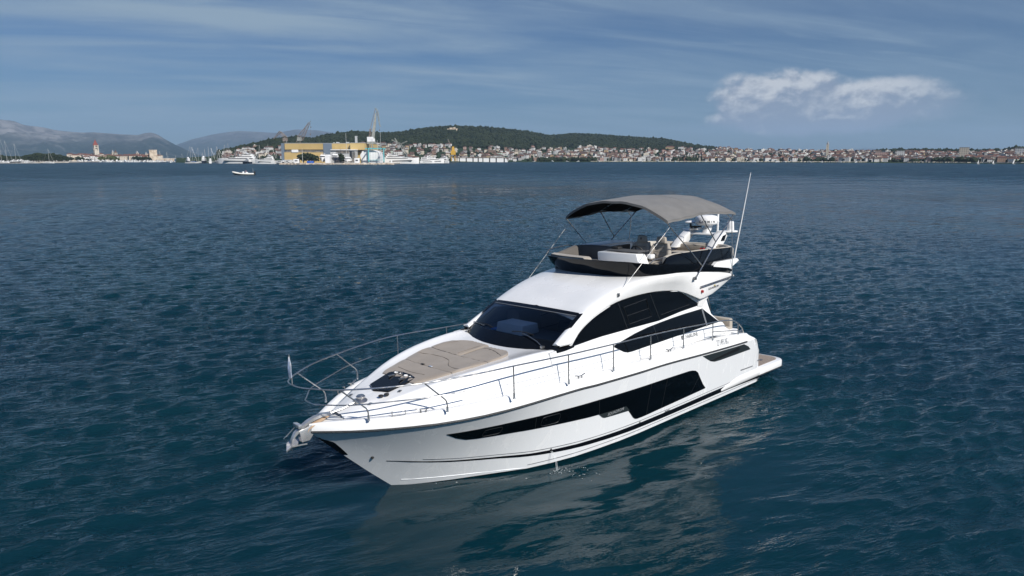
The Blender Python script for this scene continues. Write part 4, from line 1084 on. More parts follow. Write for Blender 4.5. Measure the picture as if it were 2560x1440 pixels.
MB().loft([[(x + a, y, z) for a, y in ((-.12, -.09), (.12, -.09), (.12, .09), (-.12, .09))] for x, z in ((.55, 4.75), (.42, 4.92), (.38, 5.02))], closed=True, cap=True).build('radar_pedestal', 'gelcoat', ra, bevel=.02)
rd = MB().lathe([(0, 0), (.25, 0), (.35, .03), (.375, .07), (.375, .11), (.37, .23), (.32, .30), (.19, .335), (0, .34)], (.40, -.08, 5.00), 32).build('radar_dome', 'white_plastic', ra, smooth=50)
# lettering wrapped round the dome, one glyph at a time
ang0 = math.atan2(1 * .62, .95)
for i, chv in enumerate('GARMIN'):
    a = ang0 - .62 + i * .255
    r_ = .379
    text(chv, .105, 'lettering_dark', rd, (.40 + r_ * math.cos(a), -.08 + r_ * math.sin(a), 5.125), (-math.sin(a), math.cos(a), 0), (0, 0, 1), align='CENTER', stretch=1.0, bold=.0005)
MB().lathe([(0, 0), (.09, 0), (.09, .02), (.04, .04), (.035, .12), (0, .14)], (.30, .24, 5.12), 14).build('navigation_light', 'white_plastic', ra)
MB().tube([(.20, .22, 4.8), (.18, .22, 5.35), (.18, .22, 5.42)], [.035, .03, .012], 10).build('mast', 'white_plastic', ra)
MB().lathe([(0, 0), (.1, .01), (.1, .03), (.05, .05), (.05, .09), (.03, .1), (0, .1)], (.18, .22, 5.42), 14).build('navigation_light', 'white_plastic', ra)
MB().tube([(.18, -.1, 5.3), (.18, -.1, 5.55)], .012, 6).build('antenna', 'rubber', ra)
MB().lathe([(0, 0), (.11, 0), (.115, .02), (.105, .26), (.09, .30), (0, .305)], (.38, .80, 4.85), 20).build('satellite_dome', 'white_plastic', ra)
MB().lathe([(0, 0), (.16, .0), (.2, .03), (.12, .07), (0, .08)], (.52, -.62, 5.06), 20).build('television_dome', 'white_plastic', ra)
MB().tube([(.52, -.62, 4.85), (.52, -.62, 5.06)], .03, 8).build('antenna_post', 'rubber', ra)
for y in (-.42, -.27): MB().tube([(.42, y, 4.95), (.72, y, 4.95), (.78, y, 4.95)], [.02, .03, .055], 10).build('horn', 'rubber', ra)
MB().box((.55, -.38, 4.88), (.4, .34, .07)).build('horn_shelf', 'gelcoat', ra, bevel=.02)
MB().tube([(1.70, 1.70, 4.02), (1.64, 1.72, 4.37), (1.42, 1.81, 5.5), (1.19, 1.90, 6.71)], [.022, .02, .016, .009], 8).build('whip_antenna', 'white_plastic', yacht)
# ---- cockpit aft
ck = empty('cockpit_seat'); ck.parent = yacht
MB().box((1.1, .1, 1.45), (.7, 2.6, .5)).build('seat', 'gelcoat', ck, bevel=.05)
MB().box((.95, .75, 1.84), (.2, 1.0, .42)).build('backrest', 'upholstery', ck, bevel=.06)
MB().box((1.25, .3, 1.74), (.5, 1.9, .1)).build('cushion', 'upholstery', ck, bevel=.04)
MB().box((2.0, 0, 1.1), (3.0, 3.6, .06)).build('cockpit_floor', 'teak', yacht)
for sg in (1, -1):
    pl = [(3.0, 1.8), (2.75, 2.33), (2.6, 2.28), (2.38, 2.08), (2.2, 1.98), (2.0, 1.8), (2.0, 1.4), (3.0, 1.4)]
    MB().prism(pl, 1.68 * sg, 1.90 * sg, 'y').build('cockpit_coaming', 'gelcoat', yacht, bevel=.03)
    MB().tube([(3.3, 1.75 * sg, 3.3), (3.05, 1.72 * sg, 2.8), (3.0, 1.72 * sg, 2.4)], .016, 6).build('cockpit_handrail', 'steel', yacht)
# ---- guard rails
for sg in (1, -1):
    gr = empty('guard_rail'); gr.parent = yacht
    top = [(15.47, 0, 2.80), (15.44, .22, 2.79), (15.30, .48, 2.78), (14.93, .89, 2.76), (14.3, 1.36, 2.76), (13.53, 1.73, 2.76), (12.5, 2.05, 2.78), (11.51, 2.21, 2.79), (9.88, 2.27, 2.73), (8.31, 2.29, 2.69), (6.77, 2.285, 2.65), (5.24, 2.26, 2.58), (3.69, 2.21, 2.48), (2.95, 2.19, 2.42), (2.5, 2.17, 2.34), (2.15, 2.15, 2.20), (1.85, 2.12, 2.0), (1.72, 2.10, 1.82)]
    MB().tube([(p.x, p.y * sg, p.z) for p in spline(top, 7)], .017, 8).build('top_rail', 'steel', gr)
    low = [(15.14, 0, 2.36), (15.12, .2, 2.36), (15.0, .38, 2.36), (14.62, .88, 2.38), (13.9, 1.36, 2.40), (13.23, 1.74, 2.42), (12.45, 1.98, 2.44)]
    MB().tube([(p.x, p.y * sg, p.z) for p in spline(low, 7)], .0135, 8).build('lower_rail', 'steel', gr)
    MB().tube([(12.45, 1.98 * sg, 2.44), (11.53, 2.19 * sg, 2.40), (9.88, 2.26 * sg, 2.36), (8.30, 2.28 * sg, 2.34), (6.76, 2.27 * sg, 2.31), (5.23, 2.245 * sg, 2.28), (3.67, 2.2 * sg, 2.2)], .0045, 5).build('guard_wire', 'steel', gr)
    for base, tp in (((14.32, .88, 1.99), (14.93, .89, 2.76)), ((13.0, 1.76, 2.05), (13.53, 1.73, 2.76))):
        p = fillet([base, (base[0], base[1], base[2] + .22), tp], .09)
        s_ = MB().tube([(q.x, q.y * sg, q.z) for q in p], .0155, 8).build('stanchion', 'steel', gr)
        MB().lathe([(0, 0), (.034, 0), (.026, .02), (.020, .12), (0, .12)], (base[0], base[1] * sg, base[2] - .01), 10).build('stanchion_foot', 'steel', s_)
    for x, zt in ((11.53, 2.79), (9.88, 2.73), (8.29, 2.69), (6.76, 2.65), (5.22, 2.58), (3.66, 2.48), (2.12, 2.18)):
        y = float(np.interp(x, [2, 3.7, 5.3, 6.8, 8.3, 9.9, 11.53], [2.13, 2.2, 2.245, 2.27, 2.28, 2.26, 2.19]))
        zb = gunZ(x) - .005
        s_ = MB().tube([(x, y * sg, zb), (x, y * sg, zt)], .0155, 8).build('stanchion', 'steel', gr)
        MB().lathe([(0, 0), (.034, 0), (.026, .02), (.020, .12), (0, .12)], (x, y * sg, zb), 10).build('stanchion_foot', 'steel', s_)
    m = MB(); m.tube([(3.66, 2.2 * sg, 2.2), (2.12, 2.13 * sg, 1.98)], .012, 6); m.build('lower_rail', 'steel', gr)
MB().tube([(15.47, 0, 2.78), (15.47, 0, 2.90), (15.49, 0, 3.42)], .012, 8).build('flagstaff', 'steel', yacht)
# ---- loose things on board
fl = MB(); rg = []
for i in range(15):
    t = i / 14; z = 3.38 - .42 * t
    w = .014 + .036 * math.sin(min(t * 1.2, 1) * math.pi * .62); n = 12
    rg.append([(15.487 - .01 * t + .012 + (w * (1 + .35 * math.sin(3 * a + 4 * t))) * math.cos(a) * .6, .0 + (w * (1 + .35 * math.sin(3 * a + 4 * t + 1))) * math.sin(a), z) for a in np.linspace(0, 2 * math.pi, n + 1)[:-1]])
fl.loft(rg, closed=True, cap=True)
flag = fl.build('flag', 'flag_cloth', None, smooth=60)
MY = Matrix.Translation(YPOS) @ Matrix.Rotation(YAW, 4, 'Z') @ Matrix.Rotation(HEEL, 4, 'X')
flag.matrix_world = MY
tag(flag, 'small furled white and blue flag hanging on the staff at the yacht bow', 'flag')
bagE = empty('plastic_bag', label='crumpled clear plastic bag with a red top lying on the flybridge settee', cat='bag')
bagE.matrix_world = MY @ Matrix.Translation((2.75, 1.22, 4.19))
mb = MB(); rg = []
random.seed(3)
for i in range(9):
    t = i / 8; r = .21 * math.sin(math.pi * (.12 + .80 * t)) ** .7
    rg.append([(r * (1 + random.uniform(-.16, .16)) * math.cos(a) * 1.15, r * (1 + random.uniform(-.16, .16)) * math.sin(a), .26 * t) for a in np.linspace(0, 2 * math.pi, 15)[:-1]])
MB_ = mb.loft(rg, closed=True, cap=True).build('bag_body', 'clear_bag', bagE, smooth=25)
MB().box((-.1, -.05, .27), (.2, .14, .06), top=(.7, .5)).build('red_top', 'red_plastic', bagE, bevel=.02)

# cooling water running from the outlet in the stripe, and its splash with bubbles drifting aft of the stem
random.seed(77)
jt = MB(); P0 = Vector((10.05, hullY(10.05, .36) + .02, .35))
for dx_ in (-.02, .015):
    jt.tube([P0 + Vector((dx_, 0, 0)), P0 + Vector((dx_ + .01, .10, -.06)), P0 + Vector((dx_ + .015, .17, -.22)), P0 + Vector((dx_ + .02, .20, -.42))], [.006, .006, .005, .007], 6)
ico = [(v.x, v.y, v.z) for v in (Vector((1, 0, 0)), Vector((-1, 0, 0)), Vector((0, 1, 0)), Vector((0, -1, 0)), Vector((0, 0, 1)), Vector((0, 0, -1)))]
IFC = [(0, 2, 4), (2, 1, 4), (1, 3, 4), (3, 0, 4), (2, 0, 5), (1, 2, 5), (3, 1, 5), (0, 3, 5)]
def drop(m, c, r): m.add([(c[0] + x * r, c[1] + y * r, c[2] + z * r) for x, y, z in ico], IFC)
for i in range(40):
    drop(jt, (P0.x + random.gauss(.02, .09), P0.y + .2 + abs(random.gauss(0, .12)), random.uniform(-.10, .02)), random.uniform(.004, .011))
def foamb(gg, b):
    tr = gg.node('ShaderNodeBsdfTransparent'); mx = gg.node('ShaderNodeMixShader'); mx.inputs[0].default_value = 0.42
    gg.l.new(tr.outputs[0], mx.inputs[1]); gg.l.new(b.outputs[0], mx.inputs[2]); gg.l.new(mx.outputs[0], gg.n['Material Output'].inputs[0])
mat('foam', (.7, .75, .76), .4, build=foamb)
jet = jt.build('cooling_water', 'foam', None, smooth=60); jet.matrix_world = MY
tag(jet, 'thin jet of cooling water falling from the yacht side with a small splash', 'water jet')
fm = MB()
def fleck(x, y, r):
    n = 7; a0 = random.uniform(0, 6.28)
    fm.add([(x + r * random.uniform(.4, 1.3) * math.cos(a0 + 6.283 * k / n) * 1.5, y + r * random.uniform(.4, 1.2) * math.sin(a0 + 6.283 * k / n), .012) for k in range(n)] + [(x, y, .02)], [(k, (k + 1) % n, n) for k in range(n)])
bc, bs = math.cos(YAW), math.sin(YAW)
def toW(x, y): return (YPOS[0] + x * bc - y * bs, YPOS[1] + x * bs + y * bc)
for i in range(10):
    bx0 = random.uniform(8.5, 13.2); q = chiY(min(bx0, 13.2)) + .05 + abs(random.gauss(0, .35))
    fleck(*toW(bx0, q), random.choice([.006, .008, .012, .022]) * random.uniform(.6, 1.2))
for i in range(26):
    bx0 = random.gauss(9.85, .2); q = 2.0 + abs(random.gauss(0, .45)); fleck(*toW(bx0, q), random.uniform(.005, .02))
fo_ = fm.build('foam_flecks', 'foam', None, smooth=0)
tag(fo_, 'scattered white bubbles floating along the yacht waterline', 'foam', None, 'stuff')
# ------------------------------------------------------------------ far shore: terrain
def tab(rows):
    a = np.array(rows, float)
    return lambda px, k=1: float(np.interp(px, a[:, 0], a[:, k]))
shoreD = tab([(440, 1250), (520, 1130), (700, 1060), (1000, 1080), (1130, 1380), (1300, 1450), (1400, 1430), (1700, 1380), (1900, 1320), (2160, 1200), (2400, 1050), (2560, 950), (2800, 850), (3300, 800)])
RID = np.array([(440, 394.5, 1450), (520, 391, 1480), (561, 381, 1500), (602, 372, 1550), (643, 363, 1600), (678, 353, 1650), (702, 350, 1700), (746, 347, 1750), (784, 350, 1780), (807, 342, 1800), (857, 337, 1850), (880, 333, 1900), (917, 334, 1950), (955, 336, 2000), (1005, 333, 2100), (1060, 323, 2200), (1120, 318.5, 2250), (1146, 318, 2250), (1215, 321.5, 2300), (1284, 327, 2350), (1335, 334, 2400), (1376, 342, 2450), (1419, 337.5, 2600), (1445, 335.5, 2650), (1488, 338.5, 2650), (1586, 345, 2600), (1668, 351, 2500), (1717, 361, 2400), (1760, 369, 2200), (1822, 374, 2000), (1904, 378, 1900), (2019, 380, 1800), (2160, 381, 1700), (2255, 380, 1650), (2320, 380, 1600), (2419, 382, 1500), (2501, 381, 1450), (2542, 376, 1350), (2600, 372, 1300), (2800, 374, 1300), (3300, 392, 1250)])
def ridge(px):
    D = float(np.interp(px, RID[:, 0], RID[:, 2])); py = float(np.interp(px, RID[:, 0], RID[:, 1]))
    return D, at(px, py, D).z
def landz(px, D):
    d0 = shoreD(px); d1, zr = ridge(px)
    t = (D - d0) / (d1 - d0)
    if t < 0: return 1.3 + t * 40
    if t <= 1: return 1.3 + (zr - 1.3) * t ** 1.3
    return max(-2, zr * (1 - ((t - 1) / .9) ** 2 * 1.1))
def landp(px, D):
    z = landz(px, D)
    return Vector((xat(px, D, z), D, z))
def rockb(c0, c1, c2, sc, h0, h1):
    def f(gg, b):
        co = gg.node('ShaderNodeNewGeometry').outputs['Position']
        x, y, z = gg.xyz(co)
        n = gg.noise(co, sc, 6, 0.62, .4); n2 = gg.noise(co, sc * .22, 4, .55)
        hh = gg.math('ADD', z, gg.math('MULTIPLY', gg.math('SUBTRACT', n2, .5), (h1 - h0) * 1.6))
        veg = gg.ramp(hh, h0, h1, 1.0, 0.0)
        rock = gg.mix(gg.ramp(n, .35, .65), c0, c1)
        gg.l.new(gg.mix(gg.math('MULTIPLY', veg, gg.ramp(n, .25, .5, .55, 1.0)), rock, c2), b.inputs['Base Color'])
        bp = gg.node('ShaderNodeBump'); bp.inputs['Strength'].default_value = .8; bp.inputs['Distance'].default_value = .25 / sc
        gg.l.new(n, bp.inputs['Height']); gg.l.new(bp.outputs[0], b.inputs['Normal'])
    return f
mat('mountain_rock', rough=.95, spec=.1, build=rockb((.21, .21, .215), (.09, .095, .105), (.018, .034, .036), .006, 110, 330))
mat('far_mountain_rock', rough=.95, spec=.1, build=rockb((.12, .12, .125), (.06, .065, .07), (.03, .045, .045), .002, 150, 560))
mat('scrub_ground', rough=.95, spec=.1, build=rockb((.10, .095, .06), (.045, .06, .03), (.03, .05, .025), .03, 400, 500))
mat('quay_stone', (.42, .39, .34), .85, spec=.2, build=mottled((.36, .33, .28), (.52, .48, .42), .12))
mat('shore_rock', (.5, .42, .33), .9, spec=.2, build=mottled((.34, .27, .2), (.62, .53, .43), .25, lo=.3, hi=.7, bump=.5))
def sheet(name, cols, rows, fn, m, kind='structure', label=None):
    V = []; nc, nr = len(cols), len(rows)
    for r in rows:
        for c in cols: V.append(tuple(fn(c, r)))
    F = [(i * nc + j, i * nc + j + 1, (i + 1) * nc + j + 1, (i + 1) * nc + j) for i in range(nr - 1) for j in range(nc - 1)]
    mb = MB(); mb.v = V; mb.f = F; mb.mi = [0] * len(F)
    return tag(mb.build(name, m, None, smooth=80), label, None, None, kind)
def island_fn(px, t):
    d0 = shoreD(px); d1, zr = ridge(px)
    D = d0 + (d1 - d0) * t
    z = landz(px, D)
    if t > 0.05: z += 2.2 * (mnoise.noise((px * .03, t * 6, 1.0))) * min(1, t * 3) - .6
    return (xat(px, D, z), D, z)
sheet('hillside', list(np.arange(440, 3310, 10)), [-.06, -.02, 0, .02] + list(np.linspace(.05, 1, 26)) + [1.1, 1.25, 1.5, 1.9], island_fn, 'scrub_ground')
def ridge_sheet(name, table, D0, D1, m, seed, amp, step, rows=22, ncol=None):
    a = np.array(table, float)
    x0, x1 = a[0, 0], a[-1, 0]
    def fn(px, t):
        D = D0 + (D1 - D0) * t
        zr = at(px, float(np.interp(px, a[:, 0], a[:, 1])), D1).z
        prof = t ** 1.15 if t <= 1 else 1 - (t - 1) * 1.3
        z = zr * prof
        X = xat(px, D, z)
        nz = .75 - 1.9 * abs(mnoise.fractal((X * .0016 / amp * .2 + seed, D * .0007 / amp * .2, seed), 0.75, 2.1, 6))
        z += nz * zr * .19 * math.sin(math.pi * min(t, 1)) ** .6
        return (X, D, z - 3)
    return sheet(name, list(np.arange(x0, x1 + 1, step)), list(np.linspace(0, 1, rows)) + [1.08, 1.2, 1.5], fn, m)
ridge_sheet('mountain_slope', [(-1700, 396), (-1300, 352), (-1000, 322), (-700, 305), (-400, 297), (-150, 290), (0, 298), (35, 302), (60, 312), (110, 318), (140, 325), (200, 331), (235, 330), (300, 335), (345, 337), (362, 332), (378, 330.5), (395, 336), (410, 346), (440, 362), (470, 376), (500, 388), (530, 396)], 6200, 8200, 'mountain_rock', 3.3, .2, 6, 34)
ridge_sheet('mountain_ridge', [(340, 394), (420, 374), (440, 362), (480, 348), (530, 336), (575, 329), (600, 327), (640, 329), (690, 332), (740, 323), (790, 325), (830, 331), (880, 340), (960, 352), (1060, 372), (1160, 390)], 11000, 14500, 'far_mountain_rock', 8.1, .35, 6, 26)
ridge_sheet('far_hills', [(2060, 396), (2100, 375), (2130, 372), (2180, 371), (2230, 373.5), (2290, 371), (2350, 374), (2480, 376), (2700, 372), (2900, 396)], 15000, 17500, 'far_mountain_rock', 5.5, .4, 12, 8)
# flat ground: old town island and park on the left, shipyard yard in the middle
def flat(name, poly, z, m, label):
    pts = [(xat(px, D, z), D) for px, D in poly]
    mb = MB().prism(pts, -2, z)
    return tag(mb.build(name, m, None, smooth=0), label, None, None, 'structure')
flat('town_ground', [(-500, 1100), (-60, 1150), (60, 1120), (172, 1180), (250, 1420), (330, 1480), (398, 1500), (415, 1560), (420, 2300), (-500, 2300)], 1.4, 'quay_stone', 'low stone ground of the old town and park')
flat('shipyard_ground', [(700, 885), (760, 868), (860, 862), (935, 866), (985, 872), (992, 930), (1010, 1090), (690, 1090), (692, 960)], 1.5, 'quay_stone', 'flat yard of the shipyard')
mb = MB(); random.seed(11)
for i in range(420):
    px = random.uniform(698, 985); D = (868 if px > 750 else 880) + random.uniform(-9, 10)
    s = random.uniform(.7, 2.2); c = Vector((xat(px, D, 0), D, random.uniform(-.2, 1.1)))
    mb.box(c, (s * 1.5, s, s * .8), random.uniform(0, 3), top=(random.uniform(.4, .8), random.uniform(.4, .8)))
tag(mb.build('shore_rocks', 'shore_rock', None, smooth=0), 'pale boulders lining the edge of the shipyard yard', 'rocks', None, 'stuff')
mb = MB(); random.seed(12)
pale = lambda a, b, n, off, w: [mb.box((xat(px, shoreD(px) - off, 0), shoreD(px) - off, .9), (w, random.uniform(4, 12), random.uniform(1.6, 3))) for px in np.linspace(a, b, n)]
pale(1480, 2160, 160, 2, 6); pale(2270, 2420, 30, 1, 7); pale(2440, 2900, 90, 2, 6)
tag(mb.build('beach', 'quay_stone', None, smooth=0), None, None, None, 'structure')

# ------------------------------------------------------------------ trees
def leafb(c0, c1):
    def f(gg, b):
        co = gg.node('ShaderNodeNewGeometry').outputs['Position']
        n = gg.noise(co, .35, 3, .6); n2 = gg.noise(co, .035, 3, .5)
        gg.l.new(gg.mix(gg.math('ADD', gg.math('MULTIPLY', gg.ramp(n, .3, .7), .5), gg.math('MULTIPLY', gg.ramp(n2, .35, .65), .5)), c0, c1), b.inputs['Base Color'])
    return f
mat('pine_foliage', rough=.9, spec=.15, build=leafb((.012, .021, .012), (.030, .041, .020)))
mat('forest_foliage', rough=.9, spec=.12, build=leafb((.008, .015, .010), (.034, .044, .023)))
mat('olive_foliage', rough=.9, spec=.15, build=leafb((.05, .07, .03), (.10, .115, .05)))
mat('bark', (.08, .06, .045), .9)
ico1 = bmesh.new(); bmesh.ops.create_icosphere(ico1, subdivisions=1, radius=1)
IV = [v.co.copy() for v in ico1.verts]; IF = [tuple(v.index for v in f.verts) for f in ico1.faces]; ico1.free()
def clump(mb, c, rx, ry, rz, rnd=.35):
    mb.add([(c[0] + v.x * rx * (1 + random.uniform(-rnd, rnd)), c[1] + v.y * ry * (1 + random.uniform(-rnd, rnd)), c[2] + v.z * rz * (1 + random.uniform(-rnd, rnd))) for v in IV], IF)
def tree_proto(name, kind, h, w, foliage, label, cat='tree'):
    t = empty(name, label=label, cat=cat)
    mb = MB(); tk = MB()
    if kind == 'cypress':
        for i in range(46):
            k = random.random(); r = w * .5 * math.sin(math.pi * (.12 + .86 * k)) ** .8
            a = random.uniform(0, 6.28)
            clump(mb, (r * .6 * math.cos(a), r * .6 * math.sin(a), h * (.06 + .93 * k)), w * .22, w * .22, h * .07)
        tk.tube([(0, 0, 0), (0, 0, h * .8)], [.22, .06], 6)
    else:
        base = .30 if kind == 'pine' else .12
        for i in range(110):
            a = random.uniform(0, 6.28); q = math.sqrt(random.random()); k = random.random()
            rr = w * .5 * q; top = math.sqrt(max(0, 1 - q * q * .8))
            z = h * (base + (1 - base) * (.12 + .80 * top * (k ** .6)))
            s = w * random.uniform(.07, .125)
            clump(mb, (rr * math.cos(a), rr * math.sin(a), z), s, s, s * .75)
        tk.tube([(0, 0, 0), (.1 * w * .2, 0, h * base), (.05, .1, h * .7)], [w * .035, w * .028, w * .012], 7)
        for i in range(5):
            a = i * 1.26; tk.tube([(0, 0, h * base * (.7 + .1 * i)), (w * .22 * math.cos(a), w * .22 * math.sin(a), h * (base + .22)), (w * .36 * math.cos(a), w * .36 * math.sin(a), h * (base + .34))], [w * .02, w * .013, .05], 5)
    mb.build('crown', foliage, t, smooth=0); tk.build('trunk', 'bark', t)
    return t
# the wooded hill: thousands of crowns, one mass
random.seed(21)
def forest_ok(px, D):
    d0 = shoreD(px); d1, _ = ridge(px); t = (D - d0) / (d1 - d0)
    if px < 640: lo = .86
    elif px < 1000: lo = .62
    elif px < 1130: lo = .48
    elif px < 1330: lo = .40
    elif px < 1700: lo = .47
    elif px < 1790: lo = .74
    elif px < 2180: lo = 9
    else: lo = .86
    return t > lo + .05 * mnoise.noise((px * .02, 3, 1))
mb = MB(); n = 0
while n < 13000:
    px = random.uniform(545, 2760)
    if px > 1800 and px < 2180: continue
    d0 = shoreD(px); d1, _ = ridge(px)
    D = d0 + (d1 - d0) * random.uniform(.3, 1.06)
    if not forest_ok(px, D): continue
    p = landp(px, D); s = random.uniform(1.7, 4.2) * (1.3 if random.random() < .12 else 1)
    clump(mb, (p.x, p.y, p.z + s * .8), s * 1.1, s * 1.1, s * random.uniform(.8, 1.25), .3); n += 1
tag(mb.build('forest', 'forest_foliage', None, smooth=0), 'dark pine forest covering the hill behind the town', 'forest', None, 'stuff')
# scrub and garden trees between the houses
mb = MB(); n = 0
while n < 2300:
    px = random.uniform(540, 2760); d0 = shoreD(px); d1, _ = ridge(px)
    D = d0 + (d1 - d0) * random.uniform(.015, 1.0)
    if forest_ok(px, D): continue
    if 690 < px < 1000 and D < 1150: continue
    if mnoise.noise((px * .012, D * .012, 4.0)) < -.12 and random.random() < .7: continue
    p = landp(px, D); s = random.uniform(1.6, 3.8)
    clump(mb, (p.x, p.y, p.z + s * .7), s * 1.15, s * 1.15, s, .3); n += 1
for a, b, nn, dd in ((1345, 1488, 210, 28), (1680, 1740, 40, 20), (2010, 2090, 30, 30), (2330, 2380, 70, 22), (2395, 2440, 50, 20)):
    for i in range(nn):
        px = random.uniform(a, b); D = shoreD(px) + random.uniform(3, dd); p = landp(px, D); s = random.uniform(2.2, 4.6)
        clump(mb, (p.x, p.y, p.z + s * .8), s * 1.2, s * 1.2, s * 1.1, .3)
tag(mb.build('garden_trees', 'pine_foliage', None, smooth=0), 'dark garden trees scattered between the hillside houses', 'trees', None, 'stuff')
# ------------------------------------------------------------------ labels that single things out
ONES = ['zeroth', 'first', 'second', 'third', 'fourth', 'fifth', 'sixth', 'seventh', 'eighth', 'ninth', 'tenth', 'eleventh', 'twelfth', 'thirteenth', 'fourteenth', 'fifteenth', 'sixteenth', 'seventeenth', 'eighteenth', 'nineteenth']
TENS = ['', '', 'twent', 'thirt', 'fort', 'fift', 'sixt']
def ordinal(n): return ONES[n] if n < 20 else TENS[n // 10] + ('ieth' if n % 10 == 0 else 'y-' + ONES[n % 10])
def uniq(items):
    """items: (object, label, picture x); where several share a label, their order from the left is added"""
    by = {}
    for o, l, px in items: by.setdefault(l, []).append((px, o))
    for l, L in by.items():
        L.sort(key=lambda q: q[0])
        for i, (px, o) in enumerate(L):
            if len(L) == 1: o['label'] = l
            elif i == 0: o['label'] = l + ', leftmost such'
            elif i == len(L) - 1: o['label'] = l + ', rightmost such'
            else: o['label'] = l + ', ' + (ordinal(i + 1) + ' from left' if i < len(L) / 2 else ordinal(len(L) - i) + ' from right')
# ------------------------------------------------------------------ houses
def wallb(c):
    def f(gg, b):
        tc = gg.node('ShaderNodeTexCoord').outputs['Object']
        x, y, z = gg.xyz(tc)
        s = gg.math('FRACT', gg.math('MULTIPLY', gg.math('ADD', gg.math('ADD', x, y), 100.3), 1 / 3.1))
        t = gg.math('FRACT', gg.math('MULTIPLY', gg.math('ADD', z, 0.1), 1 / 2.9))
        w = gg.math('MULTIPLY', gg.math('MULTIPLY', gg.math('GREATER_THAN', s, .34), gg.math('LESS_THAN', s, .72)), gg.math('MULTIPLY', gg.math('GREATER_THAN', t, .36), gg.math('LESS_THAN', t, .82)))
        n = gg.noise(tc, .8, 3)
        base = gg.mix(gg.ramp(n, .3, .7), tuple(v * .9 for v in c), c)
        gg.l.new(gg.mix(gg.math('MULTIPLY', w, .85), base, (.05, .055, .06)), b.inputs['Base Color'])
    return f
WALLS = {'white': (.62, .615, .60), 'cream': (.56, .50, .41), 'grey': (.34, .34, .335), 'pink': (.46, .32, .28), 'ochre': (.46, .35, .21), 'brown': (.26, .18, .14), 'mint': (.52, .60, .50)}
for k, c in WALLS.items(): mat('wall_' + k, c, .85, spec=.2, build=wallb(c))
mat('roof_terracotta', (.28, .10, .06), .85, spec=.1, build=mottled((.11, .062, .05), (.185, .095, .073), .6))
mat('roof_brown', (.15, .08, .06), .85, spec=.1, build=mottled((.085, .06, .052), (.15, .10, .085), .6))
mat('roof_concrete', (.5, .49, .46), .9)
ROOFN = {'terracotta': 'roof_terracotta', 'brown': 'roof_brown', 'flat': 'roof_concrete'}
def house_mesh(v):
    """returns (walls MB, roof MB, is_flat)"""
    w, d, h = [(9, 9, 6.2), (12, 10, 6.4), (10, 9, 9.0), (14, 11, 8.8), (8, 8, 5.6), (17, 11, 9.2), (11, 10, 8.6), (9, 8, 8.0)][v]
    W, Rf = MB(), MB()
    W.box((0, 0, h / 2 - 2), (w, d, h + 4))
    if v in (1, 3, 5):
        W.box((w * .32, -d * .5 - 1.0, h * .5), (w * .34, 2.0, .3)); W.box((w * .32, -d * .5 - 1.9, h * .5 + .6), (w * .34, .15, 1.0))
    if v in (2, 6): W.box((-w * .5 - 1.8, .5, 1.0), (3.6, d * .7, 6))
    if v in (2, 5):          # flat roofed block with parapet and stair head
        Rf.box((0, 0, h + .12), (w + .5, d + .5, .3)); Rf.box((w * .2, d * .1, h + 1.2), (w * .25, d * .3, 2.0))
        return W, Rf, True
    o = .55; rh = 2.2 if w < 12 else 2.6
    a, b = w / 2 + o, d / 2 + o; q = 0 if v in (0, 4, 7) else w * .25
    vs = [(-a, -b, h), (a, -b, h), (a, b, h), (-a, b, h), (-a + q, 0, h + rh), (a - q, 0, h + rh)]
    Rf.add(vs, [(0, 1, 5, 4), (2, 3, 4, 5), (1, 2, 5), (3, 0, 4), (3, 2, 1, 0)])
    if q == 0:
        W.add([(-w / 2, -d / 2, h), (-w / 2, d / 2, h), (-w / 2, 0, h + rh * .92), (w / 2, -d / 2, h), (w / 2, d / 2, h), (w / 2, 0, h + rh * .92)], [(0, 2, 1), (3, 4, 5)])
    Rf.box((w * .2, d * .12, h + rh * .9), (.8, .8, 1.4))
    return W, Rf, False
HP = []
for v in range(8):
    W, Rf, flat_ = house_mesh(v)
    for wn in WALLS:
        pass
    HP.append((W, Rf, flat_))
hm_cache = {}
def house_parts(v, wn, rn):
    if (v, wn) not in hm_cache:
        o = HP[v][0].build('house', 'wall_' + wn, None, smooth=0); hm_cache[(v, wn)] = o.data; bpy.data.objects.remove(o)
    if (v, rn, 'r') not in hm_cache:
        o = HP[v][1].build('roof', ROOFN[rn], None, smooth=0); hm_cache[(v, rn, 'r')] = o.data; bpy.data.objects.remove(o)
    return hm_cache[(v, wn)], hm_cache[(v, rn, 'r')]
SIZE = ['small', 'broad', 'tall', 'large', 'tiny', 'block-like', 'two-winged', 'narrow']
def where_on_shore(px):
    for lim, s in ((640, 'left end above marina'), (705, 'left of yellow hall'), (800, 'behind yellow hall'), (915, 'above yellow hall'), (1000, 'right of tallest crane'), (1070, 'above big superyacht'), (1125, 'left of yellow crane'), (1200, 'behind dock left half'), (1275, 'behind dock right half'), (1350, 'just right of dock'), (1490, 'above shoreside wood'), (1600, 'under second hill hump'), (1700, 'under orange roofed hotel'), (1800, 'at hill right foot'), (1900, 'under cloud left half'), (2000, 'under cloud middle'), (2110, 'around slim church tower'), (2230, 'under cloud right half'), (2350, 'right of cloud'), (2460, 'near small sails'), (9999, 'at right photo edge')):
        if px < lim: return s
def rowname(t): return 'waterfront row' if t < .09 else 'lower rows' if t < .25 else 'middle rows' if t < .5 else 'upper rows'
random.seed(33)
cand = []
tries = 0; grid = {}
